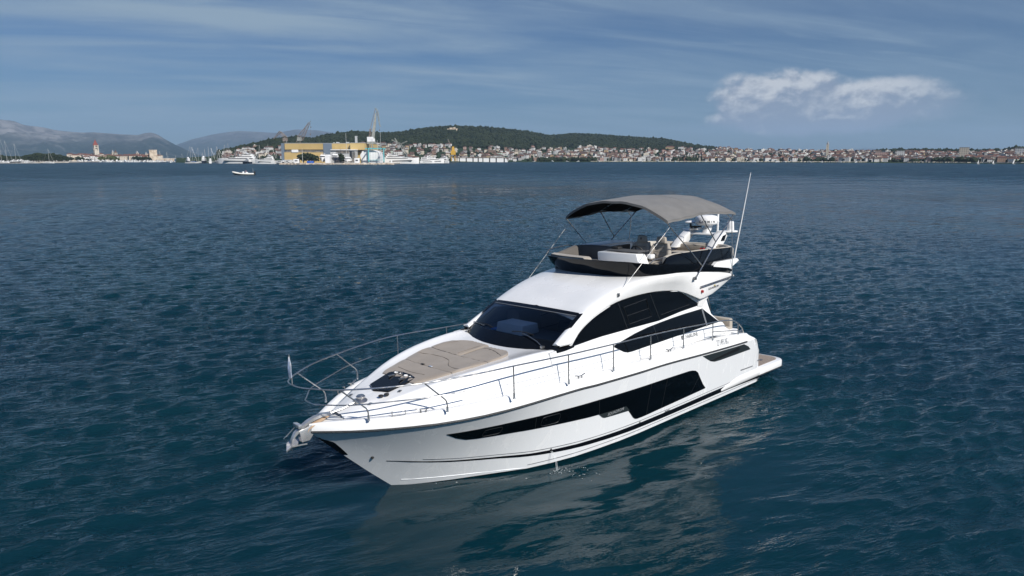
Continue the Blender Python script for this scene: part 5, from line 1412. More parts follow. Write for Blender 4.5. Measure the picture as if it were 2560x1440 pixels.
while len(cand) < 1350 and tries < 110000:
    tries += 1
    px = random.uniform(560, 2640); d0 = shoreD(px); d1, _ = ridge(px)
    t = random.random() ** 1.15 * .99
    D = d0 + 8 + (d1 - d0 - 8) * t
    if forest_ok(px, D + 20): continue
    if px < 1000 and D < 1180: continue
    if 1000 < px < 1125 and D < 1190: continue
    if 1345 < px < 1488 and D < shoreD(px) + 38: continue
    if 560 < px < 700 and t < .15: continue
    if px < 1270 and random.random() < .35: continue
    if 1860 < px < 1960 and .35 < t < .6 and random.random() < .8: continue
    p = landp(px, D)
    gx, gy = int(p.x // 13), int(p.y // 15)
    if any((p.x - q.x) ** 2 + ((p.y - q.y) * .85) ** 2 < 10.8 ** 2 for a in (-1, 0, 1) for b in (-1, 0, 1) for q in grid.get((gx + a, gy + b), ())): continue
    grid.setdefault((gx, gy), []).append(p)
    cand.append((D, px, t, p))
cand.sort(key=lambda c: c[0])
def house_style():
    wn = random.choices(list(WALLS), [40, 16, 20, 7, 4, 11, 2])[0]
    v = random.choices(range(8), [18, 14, 9, 12, 12, 7, 10, 14])[0]
    rn = 'flat' if HP[v][2] else random.choice(['terracotta', 'brown', 'brown'])
    return wn, v, rn
items = []
NEAR = 232
for i, (D, px, t, p) in enumerate(cand[:NEAR]):
    wn, v, rn = house_style(); wm, rm = house_parts(v, wn, rn)
    o = bpy.data.objects.new('house', wm); COL.objects.link(o)
    o.scale = (.80, .80, .80); o.location = p; o.rotation_euler = (0, 0, random.choice([0, 0, math.pi / 2, math.pi]) + random.uniform(-.5, .5) + math.atan2(-p.x, p.y))
    o['category'] = 'house'; o['group'] = 'houses on the far shore'
    r = bpy.data.objects.new('roof', rm); COL.objects.link(r); r.parent = o
    items.append((o, f"{SIZE[v]} {wn} house, {rn} roof, {rowname(t)}, {where_on_shore(px)}", px))
uniq(items)
wmats = list(WALLS); mats_ = ['wall_' + w for w in wmats] + ['roof_terracotta', 'roof_brown', 'roof_concrete']
big = MB()
for D, px, t, p in cand[NEAR:]:
    wn, v, rn = house_style()
    M = Matrix.Translation(p) @ Matrix.Rotation(random.choice([0, 0, math.pi / 2]) + random.uniform(-.5, .5), 4, 'Z') @ Matrix.Scale(.80, 4)
    for mbx, mi in ((HP[v][0], wmats.index(wn)), (HP[v][1], len(wmats) + {'terracotta': 0, 'brown': 1, 'flat': 2}[rn])):
        big.cur = mi; big.add([M @ Vector(q) for q in mbx.v], mbx.f)
ho = bpy.data.meshes.new('distant_houses'); ho.from_pydata(big.v, [], big.f)
for m in mats_: ho.materials.append(MATS[m])
ho.polygons.foreach_set('material_index', big.mi)
ho = bpy.data.objects.new('distant_houses', ho); COL.objects.link(ho)
tag(ho, 'mass of small pale houses filling the upper slopes of the far shore', 'houses', None, 'stuff')
# buildings of the far shore that stand out
def block(name, label, cat, px, D, w, d, h, wall, roof, dz=0, z=None, rot=0, group=None):
    z = landz(px, D) if z is None else z
    t = MB().box((0, 0, h / 2 - 1.5), (w, d, h + 3)).build(name, wall, None, smooth=0)
    t.location = (xat(px, D, z), D, z); t.rotation_euler = (0, 0, rot + math.atan2(-t.location.x, D))
    tag(t, label, cat, group)
    if roof == 'flat': MB().box((0, 0, h + .2), (w + .6, d + .6, .4)).build('roof', 'roof_concrete', t, smooth=0)
    else:
        a, b, q = w / 2 + .6, d / 2 + .6, min(w * .3, d * .5)
        MB().add([(-a, -b, h), (a, -b, h), (a, b, h), (-a, b, h), (-a + q, 0, h + d * .22), (a - q, 0, h + d * .22)], [(0, 1, 5, 4), (2, 3, 4, 5), (1, 2, 5), (3, 0, 4), (3, 2, 1, 0)]).build('roof', roof, t, smooth=0)
    return t
def hotel(px, py, D, **k): pass
hz1 = landz(1675, 1950)
block('hotel_building', 'long apricot building with orange roof high on the right slope of the hill', 'hotel', 1675, 1950, 25, 12, 9, 'wall_ochre', 'roof_terracotta')
block('villa', 'white block villa beside the apricot building on the hill', 'villa', 1702, 1940, 14, 10, 11, 'wall_white', 'flat')
block('tower_house', 'pale square tower house above the shore right of the dock', 'tower', 1349, 1560, 9, 9, 14, 'wall_grey', 'roof_concrete')
for i, (px, D, w, h, wl) in enumerate(((2408, 1180, 14, 20, 'wall_cream'), (2555, 1130, 20, 14, 'wall_white'), (2250, 1330, 13, 14, 'wall_white'), (2200, 1400, 18, 11, 'wall_pink'))):
    block('apartment_block', ['tall cream apartment block standing above the trees near the small sails', 'large white apartment block at the right edge of the far shore', 'white apartment block in the middle rows right of the cloud', 'low pink apartment block under the right end of the cloud'][i], 'apartment block', px, D, w, 12, h, wl, 'flat', group='apartment blocks on the far shore')
ct = block('church_tower', 'slim pale church tower rising above the roofs under the cloud', 'church tower', 2067, 1500, 5, 5, 26, 'wall_cream', 'flat')
MB().lathe([(2.6, 0), (1.6, 3), (0, 7)], (0, 0, 26.4), 8).build('spire', 'wall_grey', ct, smooth=0)
# ruined fort near the hilltop
fo = MB(); D = 2235; random.seed(4)
for px, py, w, h in ((1116, 327, 9, 4), (1121, 325, 8, 8), (1128, 323, 12, 9), (1136, 322, 8, 9), (1142, 324.5, 8, 7), (1130, 329, 16, 5)):
    p = at(px, py, D - 75); fo.box((p.x, p.y, p.z), (w * .9, 8, h), .1, top=(.92, .92))
tag(fo.build('ruined_fort', 'shore_rock', None, smooth=0), 'pale stone ruin near the top of the wooded hill', 'ruin')
# ------------------------------------------------------------------ old town on the left
mat('town_stone', (.58, .53, .45), .85, spec=.2, build=wallb((.60, .55, .47)))
mat('fort_stone', (.55, .45, .34), .9, spec=.2, build=mottled((.40, .32, .24), (.62, .53, .42), .15))
mat('spire_red', (.24, .07, .055), .8)
items = []; random.seed(8)
TW = []
for row, (D, n) in enumerate(((1475, 20), (1540, 22), (1620, 20))):
    for i in range(n):
        px = 176 + (398 - 176) * (i + random.uniform(.1, .9)) / n
        if D == 1475 and (378 < px < 400 or px < 205): continue
        TW.append((px, D + random.uniform(-14, 14), row))
for px, D, row in TW:
    w, d_, h = random.uniform(10, 20), random.uniform(9, 13), random.uniform(7.5, 11) + row * 2.0
    t = block('house', 'x', 'house', px, D, w, d_, h, random.choice(['wall_white', 'town_stone', 'wall_cream', 'wall_white']), random.choice(['roof_terracotta', 'roof_terracotta', 'roof_brown']), z=1.4, rot=random.choice([0, 1.57, .2, -.2]), group='old town houses')
    if w < d_: pass
    wd = 'broad' if w > 16 else 'narrow' if w < 12.5 else 'middling'
    rowl = ['on town quay', 'behind town quay', 'at town rear'][row]
    sd = 'right of bell tower' if px > 245 else 'left of bell tower'
    rc = 'brown' if t.children[0].data.materials[0].name == 'roof_brown' else 'red'
    items.append((t, f'{wd} old {rc} roofed house {rowl} {sd}', px))
uniq(items)
def tower(name, label, px, D, base_w, h, spire_h, wall, spire, belfry=True, cat='bell tower'):
    t = empty(name, (xat(px, D, 1.4), D, 1.4), (0, 0, math.atan2(-xat(px, D), D) + .3), label, cat)
    MB().box((0, 0, h * .35), (base_w, base_w, h * .7)).build('shaft', wall, t, smooth=0)
    m = MB(); q = base_w * .94
    for sx in (-1, 1):
        for sy in (-1, 1): m.box((sx * q * .4, sy * q * .4, h * .85), (q * .22, q * .22, h * .3))
    m.box((0, 0, h * .85), (q * .34, q * .34, h * .3)); m.box((0, 0, h * .85), (q * .98, q * .98, h * .035)); m.box((0, 0, h * 1.0), (base_w * 1.06, base_w * 1.06, h * .03)); m.box((0, 0, h * .7), (base_w * 1.06, base_w * 1.06, h * .02))
    m.build('belfry', wall, t, smooth=0)
    MB().lathe([(base_w * .62, 0), (0, spire_h)], (0, 0, h * 1.015), 4 if spire == 'spire_red' else 8).build('spire', spire, t, smooth=0)
    MB().lathe([(0, 0), (.4, .3), (.2, .8), (.1, 2.4), (0, 2.5)], (0, 0, h * 1.01 + spire_h - .2), 6).build('finial', 'dull_steel', t)
    return t
tower('bell_tower', 'tall pale stone bell tower with pointed red spire over the old town', 243, 1530, 8.4, 33, 12, 'town_stone', 'spire_red')
block('church_nave', 'pale church with low red roof at the foot of the bell tower', 'church', 246, 1560, 24, 14, 15, 'town_stone', 'roof_terracotta', z=1.4)
tower('twin_tower', 'left pale belfry of the pair right of the bell tower', 284, 1545, 4.6, 18, 5.5, 'town_stone', 'wall_grey')
tower('twin_tower', 'right pale belfry with reddish cap of the pair right of the bell tower', 291, 1540, 5.2, 17.5, 6, 'town_stone', 'roof_brown')
tower('church_belfry', 'small pale belfry standing alone before the square fortress tower', 345, 1540, 4.6, 17, 5, 'town_stone', 'wall_grey')
tower('church_belfry', 'little belfry directly behind the square fortress tower', 367, 1600, 4.2, 16, 3.5, 'town_stone', 'wall_grey')
ft = empty('fortress_tower', (xat(384.5, 1480, 1.4), 1480, 1.4), (0, 0, .5), 'square weathered stone fortress tower at the right end of the old town', 'fortress tower')
MB().box((0, 0, 10.5), (15, 15, 22), top=(.94, .94)).build('wall', 'fort_stone', ft, smooth=0)
m = MB()
for i in range(-2, 3):
    for sx, sy in ((i * 2.9, -6.6), (i * 2.9, 6.6), (-6.6, i * 2.9), (6.6, i * 2.9)): m.box((sx, sy, 22.3), (1.7, 1.7, 1.8))
m.build('battlements', 'fort_stone', ft, smooth=0)
m = MB().box((0, 0, 3), (9, 60, 6)); o = m.build('fortress_wall', 'fort_stone', None, smooth=0); o.location = (xat(386, 1500) + 9, 1515, 1); o.rotation_euler = (0, 0, -.3)
tag(o, 'low stone curtain wall running back from the fortress tower', 'wall')
# trees of the park and the quay
random.seed(17)
tp = tree_proto('pine_tree', 'pine', 13, 15, 'pine_foliage', 'x'); tb = tree_proto('broadleaf_tree', 'round', 10, 11, 'pine_foliage', 'x'); to = tree_proto('olive_tree', 'round', 11, 12, 'olive_foliage', 'x'); tc = tree_proto('cypress_tree', 'cypress', 13, 3.6, 'pine_foliage', 'x')
used = set(); items = []
def plant(proto, px, D, s, label, group, z=1.4, sx=1.0):
    t = proto if proto.name not in used else copy_tree(proto)
    used.add(proto.name)
    t.location = (xat(px, D, z), D, z); t.scale = (s * sx, s * sx, s); t.rotation_euler = (0, 0, random.uniform(0, 6.28))
    t['group'] = group
    items.append((t, label, px)); return t
for i in range(34):
    px = -50 + 7.0 * i + random.uniform(-3, 3)
    if px > 182: break
    s = float(np.interp(px, [-60, 0, 40, 70, 98, 110, 128, 150, 182], [1.0, .95, .8, .85, 1.15, 1.05, 1.15, 1.0, .6])) * random.uniform(.9, 1.1)
    plant(tp, px, 1240 + random.uniform(-20, 30), s, 'dark umbrella pine in the park left of the old town', 'park pines')
for i in range(20):
    px = -45 + 11 * i + random.uniform(-4, 4)
    if px > 175: break
    plant(tb, px, 1195 + random.uniform(-12, 25), random.uniform(.55, .85), 'dark bushy tree at the water side of the park', 'park bushes')
for px, D, s in ((196, 1450, 1.05), (206, 1455, .9), (219, 1445, .6), (229, 1448, .6), (336, 1452, 1.0), (343, 1455, 1.1), (350, 1450, 1.0), (357, 1456, .95), (366, 1452, 1.0), (374, 1450, .85), (392, 1450, .35)):
    plant(tb, px, D, s, 'round dark tree on the old town quay', 'quay trees')
for px, D, s in ((254, 1458, 1.0), (262, 1462, .9), (275, 1458, 1.25), (285, 1460, 1.1), (299, 1462, .7)):
    plant(to, px, D, s, 'olive green tree before the old town houses', 'quay trees')
plant(tb, 759, 905, 1.30, 'big dark round tree in front of the yellow shipyard hall', 'shipyard trees', 1.5, 1.15)
plant(tb, 772, 902, 1.32, 'big dark round tree in front of the yellow shipyard hall', 'shipyard trees', 1.5, 1.15)
plant(tb, 785, 906, 1.12, 'big dark round tree in front of the yellow shipyard hall', 'shipyard trees', 1.5, 1.1)
plant(tp, 852, 925, .92, 'dark tree behind the boats propped up in the shipyard', 'shipyard trees', 1.5, .7)
plant(tb, 859, 922, .8, 'low dark tree by the grey shipyard building', 'shipyard trees', 1.5, 1)
for i in range(26):
    px = 1700 + random.choice([0, 10, 22, 30, 40]) + random.uniform(-6, 14)
    D = shoreD(px) + random.uniform(6, 22)
    plant(tc, px, D, random.uniform(.6, .95), 'slim dark cypress by the water at the right foot of the hill', 'shore cypresses', landz(px, D))
uniq(items)
# ------------------------------------------------------------------ shipyard
def steelb(c0, c1, sc=.3): return mottled(c0, c1, sc, 4)
mat('yellow_cladding', (.55, .36, .09), .6, build=mottled((.44, .32, .13), (.50, .365, .155), .05))
mat('yellow_bright', (.54, .40, .17), .6)
mat('blue_grey_cladding', (.14, .18, .23), .6)
mat('grey_window_band', (.16, .15, .14), .5, build=mottled((.10, .105, .11), (.24, .21, .17), .35))
mat('white_sheet', (.74, .75, .76), .7, build=mottled((.68, .69, .7), (.78, .78, .78), .2))
mat('light_grey_clad', (.46, .47, .47), .6); mat('dark_recess', (.02, .022, .026), .6)
mat('turquoise_paint', (.13, .42, .44), .5); mat('crane_grey', (.36, .37, .34), .6, build=mottled((.20, .21, .195), (.34, .35, .32), .4)); mat('crane_rust', (.20, .16, .13), .7, build=mottled((.13, .11, .1), (.30, .24, .2), .5))
mat('crane_yellow', (.56, .33, .04), .6); mat('blue_tarp', (.02, .10, .42), .6); mat('boat_white', (.78, .78, .77), .25, coat=.2); mat('boat_navy', (.02, .025, .04), .2); mat('boat_grey', (.3, .31, .33), .35); mat('boat_window', (.012, .014, .018), .1); mat('mast_alloy', (.62, .62, .6), .35, metal=.3); mat('tube_white', (.7, .69, .64), .5); mat('skin', (.45, .28, .2), .6); mat('dark_clothes', (.03, .025, .03), .8); mat('pink_shirt', (.55, .36, .4), .8)
mat('wood_pale', (.5, .38, .25), .6)
def P(px, py, D): return at(px, py, D)
hall = empty('shipyard_hall', P(705, 409, 950), (0, 0, 0), 'long yellow shipyard hall with blue grey panels', 'shipyard hall')
H0 = hall.location
def hl(px, py, D=950): return P(px, py, D) - H0
def hbox(name, m, x0, y0, x1, y1, D0, D1, parent=hall, sm=0):
    a, b = hl(x0, y1, D0), hl(x1, y0, D0)
    return MB().box(((a.x + b.x) / 2, (D0 + D1) / 2 - H0.y, (a.z + b.z) / 2), (b.x - a.x, D1 - D0, b.z - a.z)).build(name, m, parent, smooth=0)
hbox('upper_wall', 'yellow_cladding', 712, 358.6, 876, 373.8, 950, 1040)
hbox('upper_wall', 'yellow_bright', 876, 357.6, 911, 374.6, 944, 1040)
hbox('window_band', 'grey_window_band', 712, 373.8, 911, 381, 951, 1039)
hbox('lower_wall', 'yellow_cladding', 712, 381, 911, 409.5, 950.4, 1038)
hbox('end_wall', 'blue_grey_cladding', 705, 358.0, 712, 409, 951, 1041)
hbox('blue_panel', 'blue_grey_cladding', 809, 358.2, 829, 386, 949.4, 952)
hbox('loading_door', 'white_sheet', 729, 374.2, 745, 380.8, 949.6, 952)
hbox('roof', 'light_grey_clad', 711.5, 357.6, 876, 358.5, 949.7, 1042)
hbox('roof', 'light_grey_clad', 876, 356.6, 911.5, 357.5, 943.6, 1042)
for a in (840, 865): hbox('roof_vent', 'light_grey_clad', a, 355, a + 6, 357.2, 960, 966)
gb = empty('grey_shed', P(827, 410, 930), label='low grey and white shed in front of the yellow hall', cat='shed')
_H = H0; H0 = gb.location
def gbox(name, m, *a): return hbox(name, m, *a, parent=gb)
gbox('wall', 'light_grey_clad', 827, 375.5, 887, 409, 930, 947); gbox('roof', 'white_sheet', 826, 373.6, 888, 375.5, 928, 948)
gbox('window_band', 'grey_window_band', 840, 376.8, 872, 383, 929.5, 931); gbox('door', 'dark_recess', 875, 378, 879.5, 405, 929.4, 931); gbox('door', 'grey_window_band', 882, 380, 887, 405, 929.4, 931)
H0 = _H
tn = empty('boat_shelter', P(924, 410, 905), label='white sheeted boat shelter beside the turquoise boat lift', cat='shelter')
pts = [(901, 410), (901, 386), (906, 378), (915, 375.5), (932, 375.2), (945, 381), (947, 392), (947, 410)]
q = [P(x, y, 905) - tn.location for x, y in pts]
MB().prism([(v.x, v.z) for v in q], 0, 30, 'y').build('sheeting', 'white_sheet', tn, smooth=0)
m = MB()
for x in (905, 912, 919, 926, 933, 940):
    a, b = P(x, 405, 904.8) - tn.location, P(x, 378, 904.8) - tn.location
    m.box(((a.x + b.x) / 2, -.1, (a.z + b.z) / 2), (.18, .2, b.z - a.z))
m.build('ribs', 'light_grey_clad', tn, smooth=0)
def strut(m, a, b, r=.25, n=5): m.tube([a, b], r, n)
def lattice(m, a, b, wa, wb, n, r=.22, ax=Vector((0, 1, 0))):
    """four chords with zigzag bracing from a to b"""
    a, b = Vector(a), Vector(b); t = (b - a).normalized(); u = t.cross(ax).normalized(); w = t.cross(u)
    C = [[a + (b - a) * (i / n) + (u * s + w * q) * ((wa + (wb - wa) * i / n) / 2) for i in range(n + 1)] for s, q in ((1, 1), (1, -1), (-1, -1), (-1, 1))]
    for c in C: m.tube([c[0], c[-1]], r, 4)
    for k in range(4):
        for i in range(n): m.tube([C[k][i], C[(k + 1) % 4][i + 1]], r * .65, 3)
tl = empty('boat_lift', P(938, 409, 895), label='turquoise travelling boat lift straddling the white shelter', cat='boat lift')
o0 = tl.location
def R_(px, py, D): return P(px, py, D) - o0
m = MB()
for D in (890, 902):
    for x in (921, 959): m.box(((R_(x, 372, D).x), D - o0.y, (R_(x, 372, D).z + R_(x, 406, D).z) / 2), (1.3, 1.1, R_(x, 372, D).z - R_(x, 406, D).z))
m.build('legs_frame', 'turquoise_paint', tl, smooth=0)
m = MB()
for x0, x1, D in ((913, 964, 890), (913, 964, 902)):
    a, b = R_(x0, 371.5, D), R_(x1, 371.5, D); m.box(((a.x + b.x) / 2, D - o0.y, a.z), (b.x - a.x, 1.0, 1.5))
for x in (921, 959): m.box((R_(x, 372, 896).x, 896 - o0.y, R_(x, 372, 896).z), (1.0, 13, 1.2))
m.build('beam', 'turquoise_paint', tl, smooth=0)
m = MB()
for x in (921, 959):
    for D in (889, 903):
        c = R_(x, 407, D); m.lathe([(0, -.5), (.9, -.5), (.9, .5), (0, .5)], (c.x, c.y, c.z + .9), 12)
m.build('wheels_set', 'rubber', tl)
m = MB().box((R_(940, 402, 896).x, 896 - o0.y, R_(940, 400, 896).z), (20, 3, .5)); m.build('sling_beam', 'turquoise_paint', tl, smooth=0)
# the tall level-luffing crane
cr1 = empty('harbour_crane', P(931, 405, 960), label='tall pale green harbour crane with folded jib, highest of the cranes', cat='crane')
o0 = cr1.location
m = MB()
for x, D in ((922, 955), (936, 955), (924, 965), (937, 965)): m.tube([R_(x, 404, D), R_(928 + (x - 929) * .35, 361, D)], .7, 6)
for y in (385, 370): m.tube([R_(923.5, y, 955), R_(936, y, 955)], .5, 5)
m.build('portal', 'crane_grey', cr1, smooth=0)
MB().box(R_(929, 357, 960), (11, 9, 3)).build('slewing_platform', 'crane_grey', cr1, smooth=0)
MB().box(R_(926.5, 349, 960), (8, 7, 7)).build('machine_house', 'white_sheet', cr1, smooth=0)
MB().box(R_(934, 350, 957), (3.4, 3, 4)).build('cab', 'white_sheet', cr1, smooth=0)
m = MB(); a, b = R_(932.5, 346, 960), R_(939.5, 283, 960)
m.loft([[a + Vector((-1.9, -1.6, 0)), a + Vector((1.9, -1.6, 0)), a + Vector((1.9, 1.6, 0)), a + Vector((-1.9, 1.6, 0))], [(a * .4 + b * .6) + Vector((-1.6, -1.2, 0)), (a * .4 + b * .6) + Vector((1.6, -1.2, 0)), (a * .4 + b * .6) + Vector((1.6, 1.2, 0)), (a * .4 + b * .6) + Vector((-1.6, 1.2, 0))], [b + Vector((-.8, -.7, 0)), b + Vector((.8, -.7, 0)), b + Vector((.8, .7, 0)), b + Vector((-.8, .7, 0))]], closed=True, cap=True)
m.build('boom', 'crane_grey', cr1, smooth=0)
m = MB(); lattice(m, R_(926, 345, 960), R_(925.5, 322, 960), 3.2, 1.4, 6, .22); m.tube([R_(926, 321, 960), R_(937.5, 275, 960)], .35, 5); m.tube([R_(925, 340, 960), R_(928, 321, 960)], .6, 5); m.build('counterweight_frame', 'crane_rust', cr1, smooth=0)
m = MB(); lattice(m, R_(938.5, 271, 960), R_(943.5, 278, 960), 1.6, 1.8, 4, .22); lattice(m, R_(943.5, 278, 960), R_(949, 312, 960), 1.9, .9, 10, .22); m.tube([R_(949, 312, 960), R_(952.5, 317, 960)], .4, 5); m.tube([R_(937.5, 268, 960), R_(937.5, 274, 960)], .3, 5); m.tube([R_(939.5, 283, 960), R_(943, 279, 960)], .4, 5); m.build('jib', 'crane_grey', cr1, smooth=0)
m = MB(); m.tube([R_(948.5, 313, 960), R_(948.5, 325, 960)], .1, 4); m.box(R_(948.5, 326, 960), (1, 1, 2)); m.build('hook', 'crane_rust', cr1, smooth=0)
# two older cranes behind the hall
cr2 = empty('harbour_crane', P(712, 358, 1080), label='rusty crane with drooping bent jib left of the yellow hall', cat='crane'); o0 = cr2.location
m = MB(); lattice(m, R_(712, 358, 1080), R_(714, 346, 1080), 4, 3.4, 4, .22); m.build('portal', 'crane_rust', cr2, smooth=0)
MB().box(R_(713, 349, 1080), (6, 6, 5)).build('machine_house', 'crane_rust', cr2, smooth=0)
m = MB(); lattice(m, R_(716, 345, 1080), R_(701, 329.5, 1080), 3.2, 1.6, 8, .22); m.build('boom', 'crane_rust', cr2, smooth=0)
m = MB(); lattice(m, R_(701, 329, 1080), R_(684, 347.5, 1080), 3.0, .6, 9, .22); m.tube([R_(701, 329, 1080), R_(696, 331, 1080), R_(706, 343, 1080)], .4, 4); m.build('jib', 'crane_rust', cr2, smooth=0)
cr3 = empty('harbour_crane', P(747, 358, 1060), label='rusty crane with raised lattice boom over the yellow hall', cat='crane'); o0 = cr3.location
m = MB(); lattice(m, R_(747, 357, 1060), R_(748, 337, 1060), 6, 3, 6, .22); m.build('portal', 'crane_rust', cr3, smooth=0)
MB().box(R_(749, 348, 1060), (6, 6, 5)).build('machine_house', 'crane_grey', cr3, smooth=0)
m = MB(); lattice(m, R_(753, 350, 1060), R_(773, 307, 1060), 4.4, 2.2, 14, .22); m.tube([R_(773, 307, 1060), R_(777, 302, 1060)], .3, 4); m.build('boom', 'crane_rust', cr3, smooth=0)
m = MB(); m.tube([R_(748, 337, 1060), R_(771, 307, 1060)], .35, 4); m.tube([R_(748, 336, 1060), R_(762, 320, 1060)], .55, 4); m.build('luffing_ropes', 'crane_rust', cr3, smooth=0)
m = MB(); m.tube([R_(776, 304, 1060), R_(777, 338, 1060)], .09, 4); m.box(R_(777, 318, 1060), (.9, .9, 2)); m.box(R_(775.5, 336, 1060), (1, 1, 2)); m.build('hook', 'crane_rust', cr3, smooth=0)
# grey folded cranes and the yellow crane right of the shelter
cr4 = empty('harbour_crane', P(1013, 404, 1110), label='grey crane leaning over the big white yacht', cat='crane'); o0 = cr4.location
m = MB(); lattice(m, R_(1020, 403, 1110), R_(1001, 360, 1110), 4, 2.6, 12, .22); m.build('boom', 'crane_grey', cr4, smooth=0)
m = MB(); lattice(m, R_(1001, 360, 1110), R_(979, 349.5, 1110), 2.2, .9, 8, .22); lattice(m, R_(993, 357, 1110), R_(987, 345, 1110), 1.5, .7, 4, .28); m.build('jib', 'crane_grey', cr4, smooth=0)
m = MB(); lattice(m, R_(1003, 360, 1110), R_(1018, 353, 1110), 1.6, .8, 5, .28); lattice(m, R_(1008, 364, 1110), R_(1020, 398, 1110), 2, 1.6, 8, .22); m.build('counterweight_frame', 'crane_grey', cr4, smooth=0)
cr5 = empty('harbour_crane', P(1133, 402, 1300), label='yellow dock crane with thin raised boom beside the floating dock', cat='crane'); o0 = cr5.location
m = MB()
for x in (1128, 1138): m.tube([R_(x, 402, 1300), R_(1133 + (x - 1133) * .5, 380, 1300)], .8, 5)
m.tube([R_(1128, 391, 1300), R_(1138, 391, 1300)], .6, 5); m.build('portal', 'crane_yellow', cr5, smooth=0)
MB().box(R_(1133, 382, 1300), (8.5, 7, 7)).build('machine_house', 'crane_yellow', cr5, smooth=0)
MB().box(R_(1133, 372, 1300), (5.5, 5, 8), top=(.6, .6)).build('upper_frame', 'crane_yellow', cr5, smooth=0)
m = MB(); lattice(m, R_(1129, 376, 1300), R_(1120, 348, 1300), 1.6, .8, 8, .22); m.build('boom', 'crane_rust', cr5, smooth=0)
# chimney stack, posts, tarp, containers
st = empty('chimney_block', P(890.5, 356, 1015), label='ribbed pale chimney block standing up behind the yellow hall', cat='chimney'); o0 = st.location
for i, x in enumerate((889, 892)):
    a, b = R_(x, 358, 1015), R_(x, 340, 1015); MB().box(((a.x + b.x) / 2, 0, (a.z + b.z) / 2), (1.3, 1.8, b.z - a.z)).build('stack', 'light_grey_clad', st, smooth=0)
MB().box(R_(890.5, 341, 1015), (3.6, 2.2, .7)).build('stack_cap', 'light_grey_clad', st, smooth=0)
c = P(776, 407.5, 880); cn = MB().box((0, 0, 1.25), (8, 2.6, 2.6)).build('tarpaulin_container', 'blue_tarp', None, bevel=.1); cn.location = (c.x, c.y, 1.5); tag(cn, 'blue covered container on the yard by the dark round tree', 'container')
random.seed(5); items = []
def ws_boat_on_hard(px, D, w, h, hull_m, label):
    t = empty('propped_motor_boat', (xat(px, D, 1.5), D, 1.5), (0, 0, random.uniform(-.15, .15)), label, 'motor boat')
    hb = [[(x * w / 2 * f, y, z * h * .45 + h * .12) for x, z in ((-1, 1), (-.85, .4), (0, 0), (.85, .4), (1, 1))] for y, f in ((0, .12), (1.5, .6), (4, .95), (9, 1), (14, .95))]
    MB().loft(hb, cap=True).build('hull', hull_m, t)
    MB().box((0, 6, h * .66), (w * .86, 9, h * .2), top=(.85, .7)).build('cabin', 'boat_white', t, bevel=.15)
    MB().box((0, 6, h * .68), (w * .80, 9.1, h * .09), top=(.9, .8)).build('window_band', 'boat_window', t)
    MB().box((0, 7, h * .82), (w * .7, 6, h * .1), top=(.9, .8)).build('flybridge', 'boat_white', t, bevel=.1)
    m = MB()
    for sx in (-1, 1): m.tube([(sx * w * .3, 8, h * .82), (sx * w * .22, 8.6, h)], .12, 5)
    m.tube([(-w * .22, 8.6, h), (w * .22, 8.6, h)], .14, 5); m.build('arch', 'boat_white', t)
    m = MB()
    for sx in (-1, 1):
        for y in (3, 10): m.tube([(sx * w * .48, y, 0), (sx * w * .3, y, h * .3)], .12, 4)
    m.build('props_frame', 'crane_rust', t)
    return t
ws_boat_on_hard(805.5, 905, 8.5, 12, 'boat_white', 'white motor boat propped up bow-on between tree and tall white wrap')
ws_boat_on_hard(837, 905, 9, 13, 'boat_navy', 'dark hulled motor boat propped up bow-on before the grey shed')
ws_boat_on_hard(869, 898, 10, 8, 'boat_white', 'low white motor boat propped up before the grey shed doors')
c = P(818, 408, 900); sw = empty('shrink_wrapped_boat', (c.x, c.y, 1.5), label='tall boat wrapped in white sheet between the two propped motor boats', cat='wrapped boat')
MB().loft([[(x * f, y, z * 10.5) for x, z in ((-2.9, 0), (-2.9, .85), (-1.2, 1.0), (1.2, 1.0), (2.9, .85), (2.9, 0))] for y, f in ((0, .85), (2, 1), (10, 1), (12, .8))], cap=True).build('wrap', 'white_sheet', sw, smooth=0)
MB().box((0, 6, -.3), (4, 8, 1.0)).build('cradle', 'crane_rust', sw, smooth=0)
for i, (px, D, py0) in enumerate(((867.5, 915, 333), (953, 900, 331), (945, 880, 350), (757, 890, 372), (720, 1000, 352), (717, 980, 362))):
    b = P(px, 409, D); tpz = P(px, py0, D).z
    t = empty('mast_pole', (b.x, D, 1.5), label='x', cat='mast', group='bare masts in the shipyard')
    MB().tube([(0, 0, 0), (0, 0, tpz - 1.5)], [.26, .17], 6).build('pole', 'mast_alloy', t)
    m = MB()
    for k in (.45, .68): m.tube([(-1.1, 0, (tpz - 1.5) * k), (1.1, 0, (tpz - 1.5) * k)], .07, 4)
    m.build('spreaders', 'mast_alloy', t)
    items.append((t, 'tall bare mast standing in the shipyard', px))
for i in range(7):
    px = 703 + i * 6.3; D = 905 + random.uniform(-10, 25)
    t = empty('small_boat', (xat(px, D, 1.5), D, 2.4), (0, 0, random.uniform(-.5, .5) + 1.57 * (i % 2)), 'x', 'small boat', 'boats stored on the yard')
    MB().loft([[(x, y * f, z) for y, z in ((-1.3, 1.2), (-1.0, .4), (0, 0), (1.0, .4), (1.3, 1.2))] for x, f in ((-4, .9), (-1, 1), (2, .8), (4, .08))], cap=True).build('hull', 'boat_white', t)
    MB().box((-.8, 0, 1.5), (3.2, 1.8, .9), top=(.7, .8)).build('cabin', random.choice(['boat_white', 'boat_window']), t, bevel=.08)
    MB().box((0, 0, -.3), (3, 1.8, .9)).build('cradle', 'crane_rust', t, smooth=0)
    items.append((t, 'small white boat stored before the yellow hall', px))
